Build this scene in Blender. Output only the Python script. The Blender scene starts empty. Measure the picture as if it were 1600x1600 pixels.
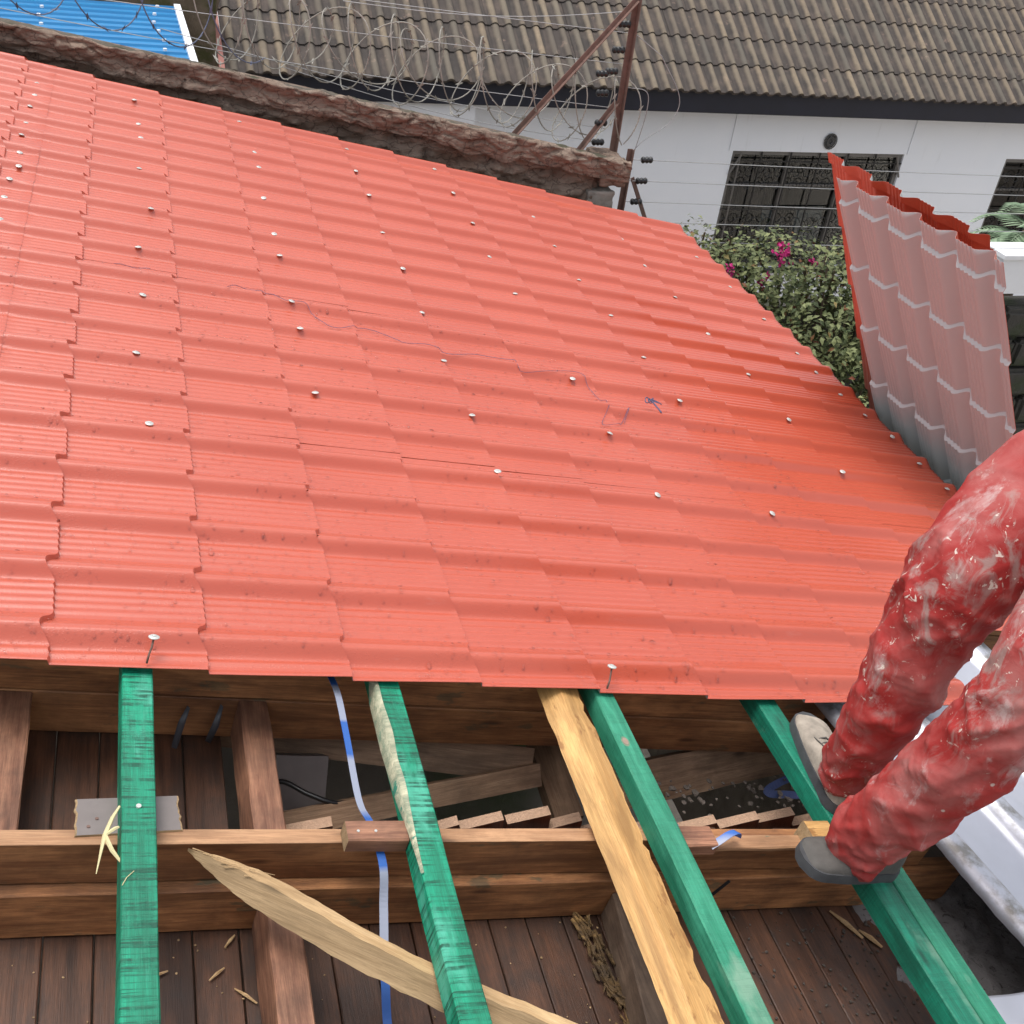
import bpy, bmesh, math, random
import numpy as np
from mathutils import Vector, Matrix, noise

rnd = random.Random(7)
S = bpy.context.scene
COL = S.collection
R = math.radians

# ------------------------------------------------------------------ camera
TH = R(12.0)                      # roof pitch
CT, ST = math.cos(TH), math.sin(TH)
cam_d = bpy.data.cameras.new('camera')
cam = bpy.data.objects.new('camera', cam_d)
COL.objects.link(cam)
rx = Vector((0.956, -0.270, 0.119)); dn = Vector((-0.059, -0.571, -0.819))
rx.normalize(); dn = (dn - rx * dn.dot(rx)).normalized(); bk = rx.cross(-dn)
M = Matrix.Identity(4)
for i in range(3):
    M[i][0] = rx[i]; M[i][1] = -dn[i]; M[i][2] = bk[i]
M.translation = Vector((0.246, -1.778, 1.480))
cam.matrix_world = M
cam_d.sensor_width = 36.0
cam_d.lens = 36.0 * 1720 / 1600
cam_d.clip_start = 0.05
cam_d.clip_end = 500
S.camera = cam

# ------------------------------------------------------------------ world, sun, exposure
SUN_EL, SUN_AZ = R(78), R(300)
w = bpy.data.worlds.new('World'); S.world = w; w.use_nodes = True
nt = w.node_tree; nt.nodes.clear()
sky = nt.nodes.new('ShaderNodeTexSky'); sky.sky_type = 'NISHITA'
sky.sun_disc = False; sky.sun_elevation = SUN_EL; sky.sun_rotation = SUN_AZ
sky.air_density = 1.0; sky.dust_density = 4.0; sky.ozone_density = 1.0
hs = nt.nodes.new('ShaderNodeHueSaturation'); hs.inputs['Saturation'].default_value = 0.30
bg = nt.nodes.new('ShaderNodeBackground'); bg.inputs['Strength'].default_value = 0.15
wo = nt.nodes.new('ShaderNodeOutputWorld')
nt.links.new(sky.outputs[0], hs.inputs['Color']); nt.links.new(hs.outputs[0], bg.inputs[0]); nt.links.new(bg.outputs[0], wo.inputs[0])
sl = bpy.data.lights.new('sun', 'SUN'); sl.energy = 0.9; sl.angle = R(30); sl.color = (1.0, 0.97, 0.93)
so = bpy.data.objects.new('sun', sl); COL.objects.link(so)
sd = Vector((math.sin(SUN_AZ) * math.cos(SUN_EL), math.cos(SUN_AZ) * math.cos(SUN_EL), math.sin(SUN_EL)))
so.rotation_euler = (sd).to_track_quat('Z', 'Y').to_euler()
so.location = (0, 0, 20)
S.view_settings.view_transform = 'Standard'; S.view_settings.look = 'None'
S.view_settings.gamma = 1.0; S.view_settings.exposure = 0.80
S.cycles.max_bounces = 8

# ------------------------------------------------------------------ helpers
WM = {}

def link(o, world=None, parent=None, **props):
    COL.objects.link(o)
    world = world or Matrix.Identity(4)
    if parent is not None:
        o.parent = parent
        o.matrix_parent_inverse = WM[parent.name].inverted()
    o.matrix_basis = world
    WM[o.name] = world.copy()
    for k, v in props.items():
        if v: o[k] = v
    return o

def thing(name, loc, label, category, group=None):
    o = bpy.data.objects.new(name, None); o.empty_display_size = 0.1
    return link(o, Matrix.Translation(Vector(loc)), None, label=label, category=category, group=group)

def mesh(name, verts, faces, mats, smooth=False, sharp=None, mi=None):
    me = bpy.data.meshes.new(name)
    me.from_pydata([tuple(v) for v in verts], [], [tuple(f) for f in faces])
    for m in (mats if isinstance(mats, (list, tuple)) else [mats]): me.materials.append(m)
    if mi is not None: me.polygons.foreach_set('material_index', mi)
    if smooth or sharp is not None:
        me.polygons.foreach_set('use_smooth', [True] * len(me.polygons))
        if sharp is not None: me.set_sharp_from_angle(angle=R(sharp))
    me.update()
    return me

def obj(name, me, world=None, parent=None, **props):
    return link(bpy.data.objects.new(name, me), world, parent, **props)

class MB:
    def __init__(s): s.v = []; s.f = []; s.mi = []
    def add(s, verts, faces, mi=0):
        b = len(s.v); s.v += [tuple(v) for v in verts]; s.f += [tuple(i + b for i in f) for f in faces]; s.mi += [mi] * len(faces)
    def box(s, c, d, rot=None, mi=0):
        x, y, z = d[0] / 2, d[1] / 2, d[2] / 2
        vs = [Vector(p) for p in ((-x,-y,-z),(x,-y,-z),(x,y,-z),(-x,y,-z),(-x,-y,z),(x,-y,z),(x,y,z),(-x,y,z))]
        if rot is not None: vs = [rot @ v for v in vs]
        s.add([v + Vector(c) for v in vs], [(0,3,2,1),(4,5,6,7),(0,1,5,4),(1,2,6,5),(2,3,7,6),(3,0,4,7)], mi)
    def tube(s, pts, r, n=6, mi=0, cap=True):
        pts = [Vector(p) for p in pts]
        rr = r if isinstance(r, (list, tuple)) else [r] * len(pts)
        b = len(s.v); prev = None
        for i, p in enumerate(pts):
            t = (pts[min(i + 1, len(pts) - 1)] - pts[max(i - 1, 0)]).normalized()
            if prev is None:
                a = Vector((0, 0, 1)) if abs(t.z) < 0.9 else Vector((1, 0, 0))
                nx = t.cross(a).normalized()
            else:
                nx = (prev - t * prev.dot(t)).normalized()
            prev = nx; ny = t.cross(nx)
            for k in range(n):
                a = 2 * math.pi * k / n
                s.v.append(tuple(p + (nx * math.cos(a) + ny * math.sin(a)) * rr[i]))
        for i in range(len(pts) - 1):
            for k in range(n):
                k2 = (k + 1) % n
                s.f.append((b + i * n + k, b + i * n + k2, b + (i + 1) * n + k2, b + (i + 1) * n + k)); s.mi.append(mi)
        if cap:
            s.f.append(tuple(b + k for k in range(n))[::-1]); s.mi.append(mi)
            e = b + (len(pts) - 1) * n
            s.f.append(tuple(e + k for k in range(n))); s.mi.append(mi)
    def build(s, name, mats, world=None, parent=None, smooth=False, sharp=None, **props):
        return obj(name, mesh(name, s.v, s.f, mats, smooth, sharp, s.mi), world, parent, **props)

def rw(s, v, n):                 # roof coordinates (down-slope, along eave, normal) -> world
    return Vector((s * CT + n * ST, v, -s * ST + n * CT))
RF = Matrix(((CT, 0, ST, 0), (0, 1, 0, 0), (-ST, 0, CT, 0), (0, 0, 0, 1)))   # roof frame

def catmull(pts, k):
    pts = [np.array(p, float) for p in pts]
    P = [2 * pts[0] - pts[1]] + pts + [2 * pts[-1] - pts[-2]]
    out = []
    for i in range(1, len(P) - 2):
        for j in range(k):
            t = j / k
            out.append(0.5 * (2 * P[i] + (P[i+1] - P[i-1]) * t + (2*P[i-1] - 5*P[i] + 4*P[i+1] - P[i+2]) * t*t + (-P[i-1] + 3*P[i] - 3*P[i+1] + P[i+2]) * t**3))
    out.append(pts[-1])
    return out

# ------------------------------------------------------------------ materials
class NT:
    def __init__(s, name):
        s.m = bpy.data.materials.new(name); s.m.use_nodes = True
        s.t = s.m.node_tree; s.b = s.t.nodes['Principled BSDF']
    def n(s, typ, **kw):
        o = s.t.nodes.new('ShaderNode' + typ)
        for k, v in kw.items():
            if k in o.inputs.keys(): s.put(o.inputs[k], v)
            else: setattr(o, k, v)
        return o
    def put(s, sock, v):
        if hasattr(v, 'links') or hasattr(v, 'is_linked'): s.t.links.new(v, sock)
        else: sock.default_value = v
    def coord(s, scale=(1, 1, 1), kind='Object', rot=(0, 0, 0)):
        c = s.n('TexCoord'); m = s.n('Mapping')
        s.t.links.new(c.outputs[kind], m.inputs[0]); m.inputs['Scale'].default_value = scale; m.inputs['Rotation'].default_value = rot
        return m.outputs[0]
    def noise(s, vec, scale, detail=6, rough=0.55, dist=0.0):
        o = s.n('TexNoise'); s.put(o.inputs['Vector'], vec); o.inputs['Scale'].default_value = scale
        o.inputs['Detail'].default_value = detail; o.inputs['Roughness'].default_value = rough; o.inputs['Distortion'].default_value = dist
        return o.outputs['Fac']
    def vor(s, vec, scale, feature='F1', out='Distance'):
        o = s.n('TexVoronoi'); o.feature = feature; s.put(o.inputs['Vector'], vec); o.inputs['Scale'].default_value = scale
        return o.outputs[out]
    def wave(s, vec, scale, dist=4, dscale=2, direction='X', profile='SIN'):
        o = s.n('TexWave'); o.bands_direction = direction; o.wave_profile = profile
        s.put(o.inputs['Vector'], vec); o.inputs['Scale'].default_value = scale; o.inputs['Distortion'].default_value = dist
        o.inputs['Detail'].default_value = 3; o.inputs['Detail Scale'].default_value = dscale
        return o.outputs['Fac']
    def ramp(s, fac, stops):
        o = s.n('ValToRGB'); s.put(o.inputs[0], fac); e = o.color_ramp.elements
        while len(e) > 1: e.remove(e[-1])
        for i, (p, c) in enumerate(stops):
            el = e[0] if i == 0 else e.new(p)
            el.position = p
            el.color = (c, c, c, 1) if isinstance(c, (int, float)) else (*c, 1)
        return o.outputs[0]
    def mix(s, fac, a, b, mode='MIX'):
        o = s.n('Mix'); o.data_type = 'RGBA'; o.blend_type = mode
        s.put(o.inputs[0], fac)
        for i, v in ((6, a), (7, b)):
            s.put(o.inputs[i], (*v, 1) if isinstance(v, tuple) and len(v) == 3 else v)
        return o.outputs[2]
    def math(s, op, a, b=0.5):
        o = s.n('Math'); o.operation = op; s.put(o.inputs[0], a); s.put(o.inputs[1], b); return o.outputs[0]
    def rand(s):
        return s.n('ObjectInfo').outputs['Random']
    def bump(s, h, strength=0.3, dist=0.01):
        o = s.n('Bump'); s.put(o.inputs['Height'], h); o.inputs['Strength'].default_value = strength; o.inputs['Distance'].default_value = dist
        s.t.links.new(o.outputs[0], s.b.inputs['Normal'])
    def out(s, color=None, rough=0.6, spec=None, metal=None, coat=None):
        if color is not None: s.put(s.b.inputs['Base Color'], (*color, 1) if isinstance(color, tuple) and len(color) == 3 else color)
        s.put(s.b.inputs['Roughness'], rough)
        if spec is not None: s.put(s.b.inputs['Specular IOR Level'], spec)
        if metal is not None: s.put(s.b.inputs['Metallic'], metal)
        if coat is not None: s.b.inputs['Coat Weight'].default_value = coat; s.b.inputs['Coat Roughness'].default_value = 0.15
        return s.m

def simple(name, col, rough=0.6, var=0.15, scale=12, metal=None, bump=0.0, spec=None):
    t = NT(name); f = t.noise(t.coord(), scale)
    c = t.mix(f, tuple(x * (1 - var) for x in col), tuple(min(1, x * (1 + var)) for x in col))
    if bump: t.bump(f, bump, 0.01)
    return t.out(c, rough, spec, metal)

def wood(name, dark, light, stain=None, stain_amt=0.5, saw=0.0, rough=0.65, grime=0.0, grime_col=(0.02, 0.016, 0.013), wet=None, rawc=None):
    """timber: local X runs along the grain"""
    t = NT(name)
    o = t.n('ObjectInfo'); off = t.n('VectorMath'); off.operation = 'SCALE'
    cmb = t.n('CombineXYZ'); 
    for i in range(3): t.t.links.new(o.outputs['Random'], cmb.inputs[i])
    t.t.links.new(cmb.outputs[0], off.inputs[0]); off.inputs['Scale'].default_value = 37.0
    c = t.n('TexCoord'); add = t.n('VectorMath'); add.operation = 'ADD'
    t.t.links.new(c.outputs['Object'], add.inputs[0]); t.t.links.new(off.outputs[0], add.inputs[1])
    def mp(sc):
        m = t.n('Mapping'); t.t.links.new(add.outputs[0], m.inputs[0]); m.inputs['Scale'].default_value = sc; return m.outputs[0]
    grain = t.noise(mp((1.5, 30, 30)), 3.0, 8, 0.6, 0.6)
    fine = t.noise(mp((6, 160, 160)), 3.0, 4, 0.7)
    patch = t.noise(mp((2, 5, 5)), 2.2, 5, 0.6)
    col = t.mix(t.ramp(grain, [(0.3, 0), (0.7, 1)]), dark, light)
    col = t.mix(t.ramp(fine, [(0.35, 0.45), (0.6, 0)]), col, tuple(x * 0.4 for x in dark))
    broad = t.noise(mp((1.3, 7, 7)), 2.0, 6, 0.62, 0.8)
    col = t.mix(t.ramp(broad, [(0.34, 0.75), (0.50, 0)]), col, tuple(x * 0.5 for x in dark))
    col = t.mix(t.ramp(broad, [(0.54, 0), (0.68, 0.55)]), col, tuple(min(0.9, x * 1.35) for x in light))
    kd = t.vor(mp((2.2, 9, 9)), 1.6)
    col = t.mix(t.ramp(kd, [(0.05, 0.85), (0.13, 0)]), col, tuple(x * 0.28 for x in dark))
    if rawc:
        col = t.mix(t.ramp(patch, [(0.56, 0), (0.68, 0.9)]), col, rawc)
    if stain:
        st = t.noise(mp((3.5, 9, 9)), 2.0, 6, 0.65)
        col = t.mix(t.ramp(st, [(0.60, 0), (0.64, stain_amt)]), col, stain)
    h = fine
    if saw:
        sw = t.noise(mp((170, 6, 6)), 1.0, 4, 0.6, 0.3)
        brk = t.noise(mp((9, 14, 14)), 3.0, 4, 0.6)
        lines = t.math('MULTIPLY', t.ramp(sw, [(0.47, 0), (0.58, 1)]), t.ramp(brk, [(0.34, 0.15), (0.58, 1)]))
        col = t.mix(t.math('MULTIPLY', lines, saw), col, tuple(x * 0.28 for x in dark))
        h = t.math('SUBTRACT', fine, lines)
    if grime:
        g = t.noise(mp((4, 4, 4)), 2.5, 7, 0.65)
        col = t.mix(t.ramp(g, [(0.42, 0), (0.72, grime)]), col, grime_col)
    col = t.mix(t.math('MULTIPLY', o.outputs['Random'], 0.35), col, tuple(x * 0.5 for x in dark))
    t.bump(h, 0.45, 0.002)
    return t.out(col, rough)

def red_paint():
    t = NT('red_coated_steel')
    v = t.coord()
    f = t.noise(v, 2.0, 4, 0.5); g = t.noise(v, 240, 2, 0.6)
    c = t.mix(f, (0.42, 0.068, 0.034), (0.49, 0.090, 0.046))
    dirt = t.noise(t.coord((3, 12, 3)), 3.0, 8, 0.7)
    c = t.mix(t.ramp(dirt, [(0.62, 0), (0.85, 0.3)]), c, (0.50, 0.24, 0.2))
    scuff = t.noise(t.coord((26, 3, 3)), 2.0, 8, 0.75, 0.6)
    c = t.mix(t.math('MULTIPLY', t.ramp(scuff, [(0.735, 0), (0.75, 0.8)]), t.ramp(t.noise(v, 1.3, 3), [(0.5, 0), (0.6, 1)])), c, (0.70, 0.55, 0.52))
    drops = t.vor(v, 190); big = t.noise(v, 9, 3, 0.6)
    dh = t.math('MULTIPLY', t.ramp(drops, [(0.0, 1), (0.25, 0.7), (0.36, 0)]), t.ramp(big, [(0.40, 0), (0.58, 1)]))
    dent = t.noise(v, 11, 3, 0.5)
    t.bump(t.math('ADD', t.math('ADD', t.math('MULTIPLY', g, 0.35), dh), t.math('MULTIPLY', dent, 2.5)), 0.30, 0.0012)
    return t.out(c, t.ramp(f, [(0.3, 0.30), (0.7, 0.42)]), 0.7, None, 0.4)
M_RED = red_paint()
M_BACK = simple('pale_grey_backing_coat', (0.42, 0.445, 0.445), 0.4, 0.05, 5)
M_WHITE_EDGE = simple('white_primer_edge', (0.75, 0.75, 0.76), 0.4, 0.05)
M_NAIL = simple('galvanised_washer', (0.52, 0.53, 0.50), 0.45, 0.15, 60, 0.3)
M_GREEN = wood('green_treated_timber', (0.0, 0.20, 0.105), (0.004, 0.36, 0.20), saw=0.95, rough=0.55, rawc=(0.07, 0.40, 0.27))
M_GREEN_SIDE = wood('green_treated_rough_timber', (0.0, 0.13, 0.075), (0.01, 0.30, 0.18), rough=0.55, rawc=(0.16, 0.33, 0.23), saw=0.15)
M_GREEN_PALE = wood('pale_green_treated_timber', (0.01, 0.22, 0.12), (0.06, 0.36, 0.22), rough=0.6, rawc=(0.22, 0.38, 0.27), saw=0.1)
M_BARK = wood('bare_waney_edge', (0.22, 0.26, 0.17), (0.58, 0.52, 0.36), stain=(0.01, 0.17, 0.11), stain_amt=0.95, rawc=(0.03, 0.20, 0.13), grime=0.4, grime_col=(0.02, 0.15, 0.10))
M_BROWN = wood('old_brown_timber', (0.23, 0.088, 0.032), (0.62, 0.29, 0.115), stain=(0.01, 0.08, 0.055), stain_amt=0.5, grime=0.5)
M_TAN = wood('planed_tan_timber', (0.40, 0.20, 0.095), (0.62, 0.36, 0.19), stain=(0.02, 0.15, 0.11), stain_amt=0.8, grime=0.2)
M_NOG = wood('reddish_rough_timber', (0.21, 0.085, 0.048), (0.50, 0.25, 0.145), grime=0.6)
M_DARKW = wood('dark_dusty_timber', (0.12, 0.075, 0.05), (0.26, 0.18, 0.125), grime=0.6)
M_YEL = wood('fresh_yellow_timber', (0.52, 0.27, 0.085), (0.74, 0.45, 0.17), stain=(0.20, 0.075, 0.02), stain_amt=0.65, rough=0.6)
M_SPLIT = wood('split_pale_timber', (0.50, 0.31, 0.14), (0.72, 0.50, 0.27), rough=0.7)
M_SPLIT2 = wood('split_rough_face', (0.27, 0.175, 0.085), (0.50, 0.35, 0.19), rough=0.85)
M_CEIL = wood('varnished_ceiling_board', (0.055, 0.024, 0.013), (0.145, 0.062, 0.032), grime=0.8, rough=0.5, grime_col=(0.03, 0.026, 0.024))
M_OFFCUT = wood('pale_rough_offcut', (0.30, 0.175, 0.10), (0.56, 0.37, 0.23), grime=0.45)
M_PANEL = wood('red_brown_panelling', (0.10, 0.028, 0.014), (0.22, 0.07, 0.032), rough=0.3)
M_ENDG = simple('sawn_end_grain', (0.42, 0.27, 0.18), 0.85, 0.35, 160, bump=0.4)
M_GREYP = simple('grey_painted_board', (0.17, 0.145, 0.135), 0.5, 0.2, 30)
M_BLACK = simple('black_plastic', (0.012, 0.012, 0.013), 0.35, 0.2)
M_RUST = simple('rusty_steel', (0.16, 0.095, 0.075), 0.75, 0.55, 26, bump=0.3)
M_WIRE = simple('galvanised_wire', (0.30, 0.30, 0.30), 0.45, 0.25, 40, 0.3)
M_RAZOR = simple('weathered_razor_wire', (0.27, 0.255, 0.22), 0.6, 0.6, 9)
M_RAZORB = simple('bluish_razor_wire', (0.10, 0.11, 0.17), 0.6, 0.35, 14)
M_STRAW = simple('dry_raffia', (0.62, 0.55, 0.30), 0.7, 0.2, 40)
M_THREAD = simple('blue_grey_thread', (0.10, 0.09, 0.16), 0.8, 0.2)

def strap_mat():
    t = NT('blue_strapping_band'); v = t.coord()
    f = t.wave(v, 1.3, 3, 2, 'Y'); 
    c = t.mix(t.ramp(f, [(0.35, 0), (0.5, 1)]), (0.03, 0.12, 0.42), (0.30, 0.33, 0.42))
    return t.out(c, 0.35)
M_STRAP = strap_mat()

def cloth_red():
    t = NT('paint_spattered_red_cloth'); v = t.coord()
    f = t.noise(v, 6, 5, 0.6); wv = t.noise(v, 420, 2, 0.5)
    c = t.mix(f, (0.22, 0.014, 0.014), (0.42, 0.040, 0.034))
    dust = t.noise(v, 5.5, 6, 0.6, 0.4)
    c = t.mix(t.ramp(dust, [(0.44, 0), (0.68, 0.7)]), c, (0.43, 0.165, 0.15))
    area = t.noise(v, 4.2, 3, 0.5, 0.3)
    sm = t.noise(t.coord((1, 1, 0.5)), 19, 7, 0.66, 1.0)
    smear = t.math('MULTIPLY', t.ramp(sm, [(0.50, 0), (0.62, 1)]), t.ramp(area, [(0.42, 0), (0.58, 1)]))
    c = t.mix(t.math('MULTIPLY', smear, 0.75), c, (0.33, 0.25, 0.225))
    chalk = t.noise(t.coord((1, 1, 0.6)), 8.5, 8, 0.7, 0.6)
    c = t.mix(t.math('MULTIPLY', t.ramp(chalk, [(0.55, 0), (0.63, 0.65)]), t.ramp(sm, [(0.35, 0.25), (0.6, 1)])), c, (0.52, 0.42, 0.40))
    sp = t.noise(v, 55, 5, 0.6, 0.8)
    fleck = t.math('MULTIPLY', t.ramp(sp, [(0.62, 0), (0.66, 1)]), t.ramp(area, [(0.47, 0), (0.55, 1)]))
    c = t.mix(t.math('MULTIPLY', fleck, 0.9), c, (0.66, 0.58, 0.50))
    dots = t.vor(v, 30, 'F1'); dsel = t.vor(v, 30, 'F1', 'Color')
    d = t.math('MULTIPLY', t.ramp(dots, [(0.09, 1), (0.15, 0)]), t.ramp(dsel, [(0.80, 0), (0.82, 1)]))
    c = t.mix(t.math('MULTIPLY', d, 0.8), c, (0.58, 0.46, 0.41))
    g = t.noise(t.coord((1, 1, 2.6), rot=(0.5, 0.6, 0)), 24, 6, 0.6, 0.8)
    t.bump(t.math('ADD', t.math('MULTIPLY', wv, 0.15), g), 0.22, 0.005)
    return t.out(c, 0.72, 0.3)
M_CLOTH = cloth_red()
M_SHOE = simple('dusty_canvas', (0.30, 0.26, 0.21), 0.9, 0.75, 30, bump=0.6)
M_SHOE2 = simple('dark_dusty_canvas', (0.085, 0.078, 0.07), 0.85, 0.35, 45, bump=0.3)
M_SOLE = simple('worn_dark_rubber', (0.055, 0.057, 0.06), 0.75, 0.5, 40, bump=0.2)
M_SKIN = simple('dark_brown_skin', (0.10, 0.045, 0.028), 0.5, 0.1)
M_HAIR = simple('black_hair', (0.012, 0.011, 0.01), 0.8, 0.3, 80, bump=0.4)

def silver():
    t = NT('old_aluminium_sheet'); v = t.coord()
    f = t.noise(v, 7, 7, 0.65); sc = t.noise(t.coord((3, 1, 1)), 22, 8, 0.75, 1.5)
    c = t.mix(f, (0.44, 0.45, 0.50), (0.54, 0.55, 0.60))
    c = t.mix(t.ramp(sc, [(0.68, 0), (0.74, 0.7)]), c, (0.16, 0.155, 0.14))
    sx = t.n('SeparateXYZ'); t.t.links.new(v, sx.inputs[0])
    hgt = t.math('ADD', t.math('MULTIPLY', sx.outputs['Z'], 30.0), 2.16)
    c = t.mix(t.math('MULTIPLY', t.ramp(hgt, [(0.25, 0), (0.9, 1)]), t.ramp(t.noise(v, 16, 7, 0.7), [(0.42, 0), (0.58, 0.8)])), c, (0.17, 0.155, 0.125))
    c = t.mix(t.ramp(t.noise(v, 3.5, 6, 0.6), [(0.62, 0), (0.75, 0.5)]), c, (0.30, 0.29, 0.25))
    t.bump(sc, 0.15, 0.004)
    return t.out(c, t.ramp(f, [(0.3, 0.30), (0.8, 0.5)]), None, 0.5)
M_SILVER = silver()

def mudwall():
    t = NT('crumbling_earth_render'); v = t.coord()
    a = t.noise(v, 5, 9, 0.7); b = t.noise(t.coord((1, 1, 4)), 14, 9, 0.7, 0.6)
    c = t.mix(t.ramp(a, [(0.3, 0), (0.7, 1)]), (0.21, 0.155, 0.12), (0.40, 0.31, 0.245))
    c = t.mix(t.ramp(b, [(0.58, 0), (0.78, 0.7)]), c, (0.09, 0.058, 0.045))
    c = t.mix(t.ramp(t.noise(v, 3, 5, 0.5), [(0.56, 0), (0.7, 0.7)]), c, (0.34, 0.22, 0.16))
    c = t.mix(t.ramp(t.noise(t.coord((12, 12, 1)), 2.0, 5, 0.6), [(0.58, 0), (0.75, 0.5)]), c, (0.36, 0.29, 0.23))
    wp = t.n('Vector' + 'Math'); wp.operation = 'ADD'; wn_ = t.n('TexNoise'); wn_.inputs['Scale'].default_value = 9; wn_.inputs['Detail'].default_value = 6
    t.t.links.new(v, wn_.inputs['Vector']); sc_ = t.n('VectorMath'); sc_.operation = 'SCALE'; t.t.links.new(wn_.outputs['Color'], sc_.inputs[0]); sc_.inputs['Scale'].default_value = 0.22
    t.t.links.new(t.coord((1, 1, 2.2)), wp.inputs[0]); t.t.links.new(sc_.outputs[0], wp.inputs[1])
    crk = t.vor(wp.outputs[0], 8, 'DISTANCE_TO_EDGE')
    c = t.mix(t.ramp(crk, [(0.0, 0.65), (0.045, 0)]), c, (0.05, 0.032, 0.026))
    t.bump(t.math('ADD', t.math('ADD', a, b), t.noise(v, 60, 6, 0.7)), 1.0, 0.02)
    return t.out(c, 0.92, 0.2)
M_MUD = mudwall()
def mossy(name, c0, c1, moss):
    t = NT(name); v = t.coord()
    c = t.mix(t.noise(v, 9, 8, 0.7), c0, c1)
    c = t.mix(t.ramp(t.noise(v, 3.5, 7, 0.65), [(0.48, 0), (0.6, 0.85)]), c, moss)
    t.bump(t.noise(v, 30, 8, 0.75), 0.8, 0.015)
    return t.out(c, 0.95, 0.2)
M_MOSSTOP = mossy('mossy_cement_capping', (0.07, 0.06, 0.05), (0.17, 0.145, 0.115), (0.06, 0.06, 0.035))
M_MOSSW = mossy('mossy_stone', (0.11, 0.085, 0.06), (0.22, 0.17, 0.12), (0.08, 0.085, 0.03))
M_BLOCK = mossy('grey_concrete_block', (0.22, 0.20, 0.175), (0.36, 0.33, 0.29), (0.26, 0.24, 0.21))
M_DSTONE = mossy('dark_field_stone', (0.045, 0.042, 0.038), (0.10, 0.095, 0.085), (0.05, 0.06, 0.035))
M_CONC = mossy('stained_concrete', (0.24, 0.22, 0.20), (0.42, 0.39, 0.35), (0.20, 0.19, 0.17))
def mortar():
    t = NT('spilt_grey_mortar'); v = t.coord()
    c = t.mix(t.noise(v, 9, 8, 0.7), (0.06, 0.052, 0.047), (0.27, 0.26, 0.26))
    c = t.mix(t.ramp(t.noise(v, 28, 8, 0.75, 1.5), [(0.55, 0), (0.62, 0.8)]), c, (0.035, 0.03, 0.027))
    t.bump(t.noise(v, 40, 8, 0.7), 0.8, 0.008)
    return t.out(c, 0.95)
M_MORTAR = mortar()
M_DARKSTONE = simple('dusty_grit', (0.15, 0.125, 0.105), 0.95, 0.5, 60)
M_DIRT = simple('dusty_dirt', (0.07, 0.058, 0.048), 0.95, 0.5, 40, bump=0.6)

def house_paint():
    t = NT('white_house_paint'); v = t.coord()
    c = t.mix(t.noise(v, 1.5, 6, 0.6), (0.80, 0.83, 0.88), (0.86, 0.88, 0.91))
    c = t.mix(t.ramp(t.noise(t.coord((6, 6, 0.8)), 2.0, 6, 0.6), [(0.62, 0), (0.8, 0.25)]), c, (0.42, 0.42, 0.42))
    t.bump(t.noise(v, 60, 4), 0.1, 0.004)
    return t.out(c, 0.8)
M_HOUSE = house_paint()
M_FASCIA = simple('blue_black_fascia_paint', (0.010, 0.011, 0.022), 0.6, 0.5, 5)
M_FRAME = simple('grey_window_frame', (0.15, 0.14, 0.13), 0.5, 0.15)
M_IRON = simple('black_iron_grille', (0.018, 0.017, 0.017), 0.55, 0.2)
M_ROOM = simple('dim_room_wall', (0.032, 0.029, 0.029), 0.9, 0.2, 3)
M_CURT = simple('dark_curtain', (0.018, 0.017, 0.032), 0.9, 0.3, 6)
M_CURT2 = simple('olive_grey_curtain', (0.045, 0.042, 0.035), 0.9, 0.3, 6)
M_CHAIR = simple('white_plastic', (0.72, 0.74, 0.76), 0.4, 0.05)
M_LEAFP = simple('green_leaf_print', (0.06, 0.11, 0.06), 0.6, 0.3)
M_VENT = simple('dark_grey_vent', (0.055, 0.055, 0.055), 0.6, 0.2)
M_CLAY = simple('pink_verge_paint', (0.38, 0.16, 0.13), 0.7, 0.2)

def glass():
    t = NT('window_glass')
    tr = t.n('BsdfTransparent'); gl = t.n('BsdfGlossy'); gl.inputs['Roughness'].default_value = 0.03
    fr = t.n('Fresnel'); fr.inputs[0].default_value = 1.5; mx = t.n('MixShader')
    tr.inputs[0].default_value = (0.62, 0.65, 0.65, 1)
    t.t.links.new(fr.outputs[0], mx.inputs[0]); t.t.links.new(tr.outputs[0], mx.inputs[1]); t.t.links.new(gl.outputs[0], mx.inputs[2])
    t.t.links.new(mx.outputs[0], t.t.nodes['Material Output'].inputs[0])
    return t.m
M_GLASS = glass()

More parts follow.
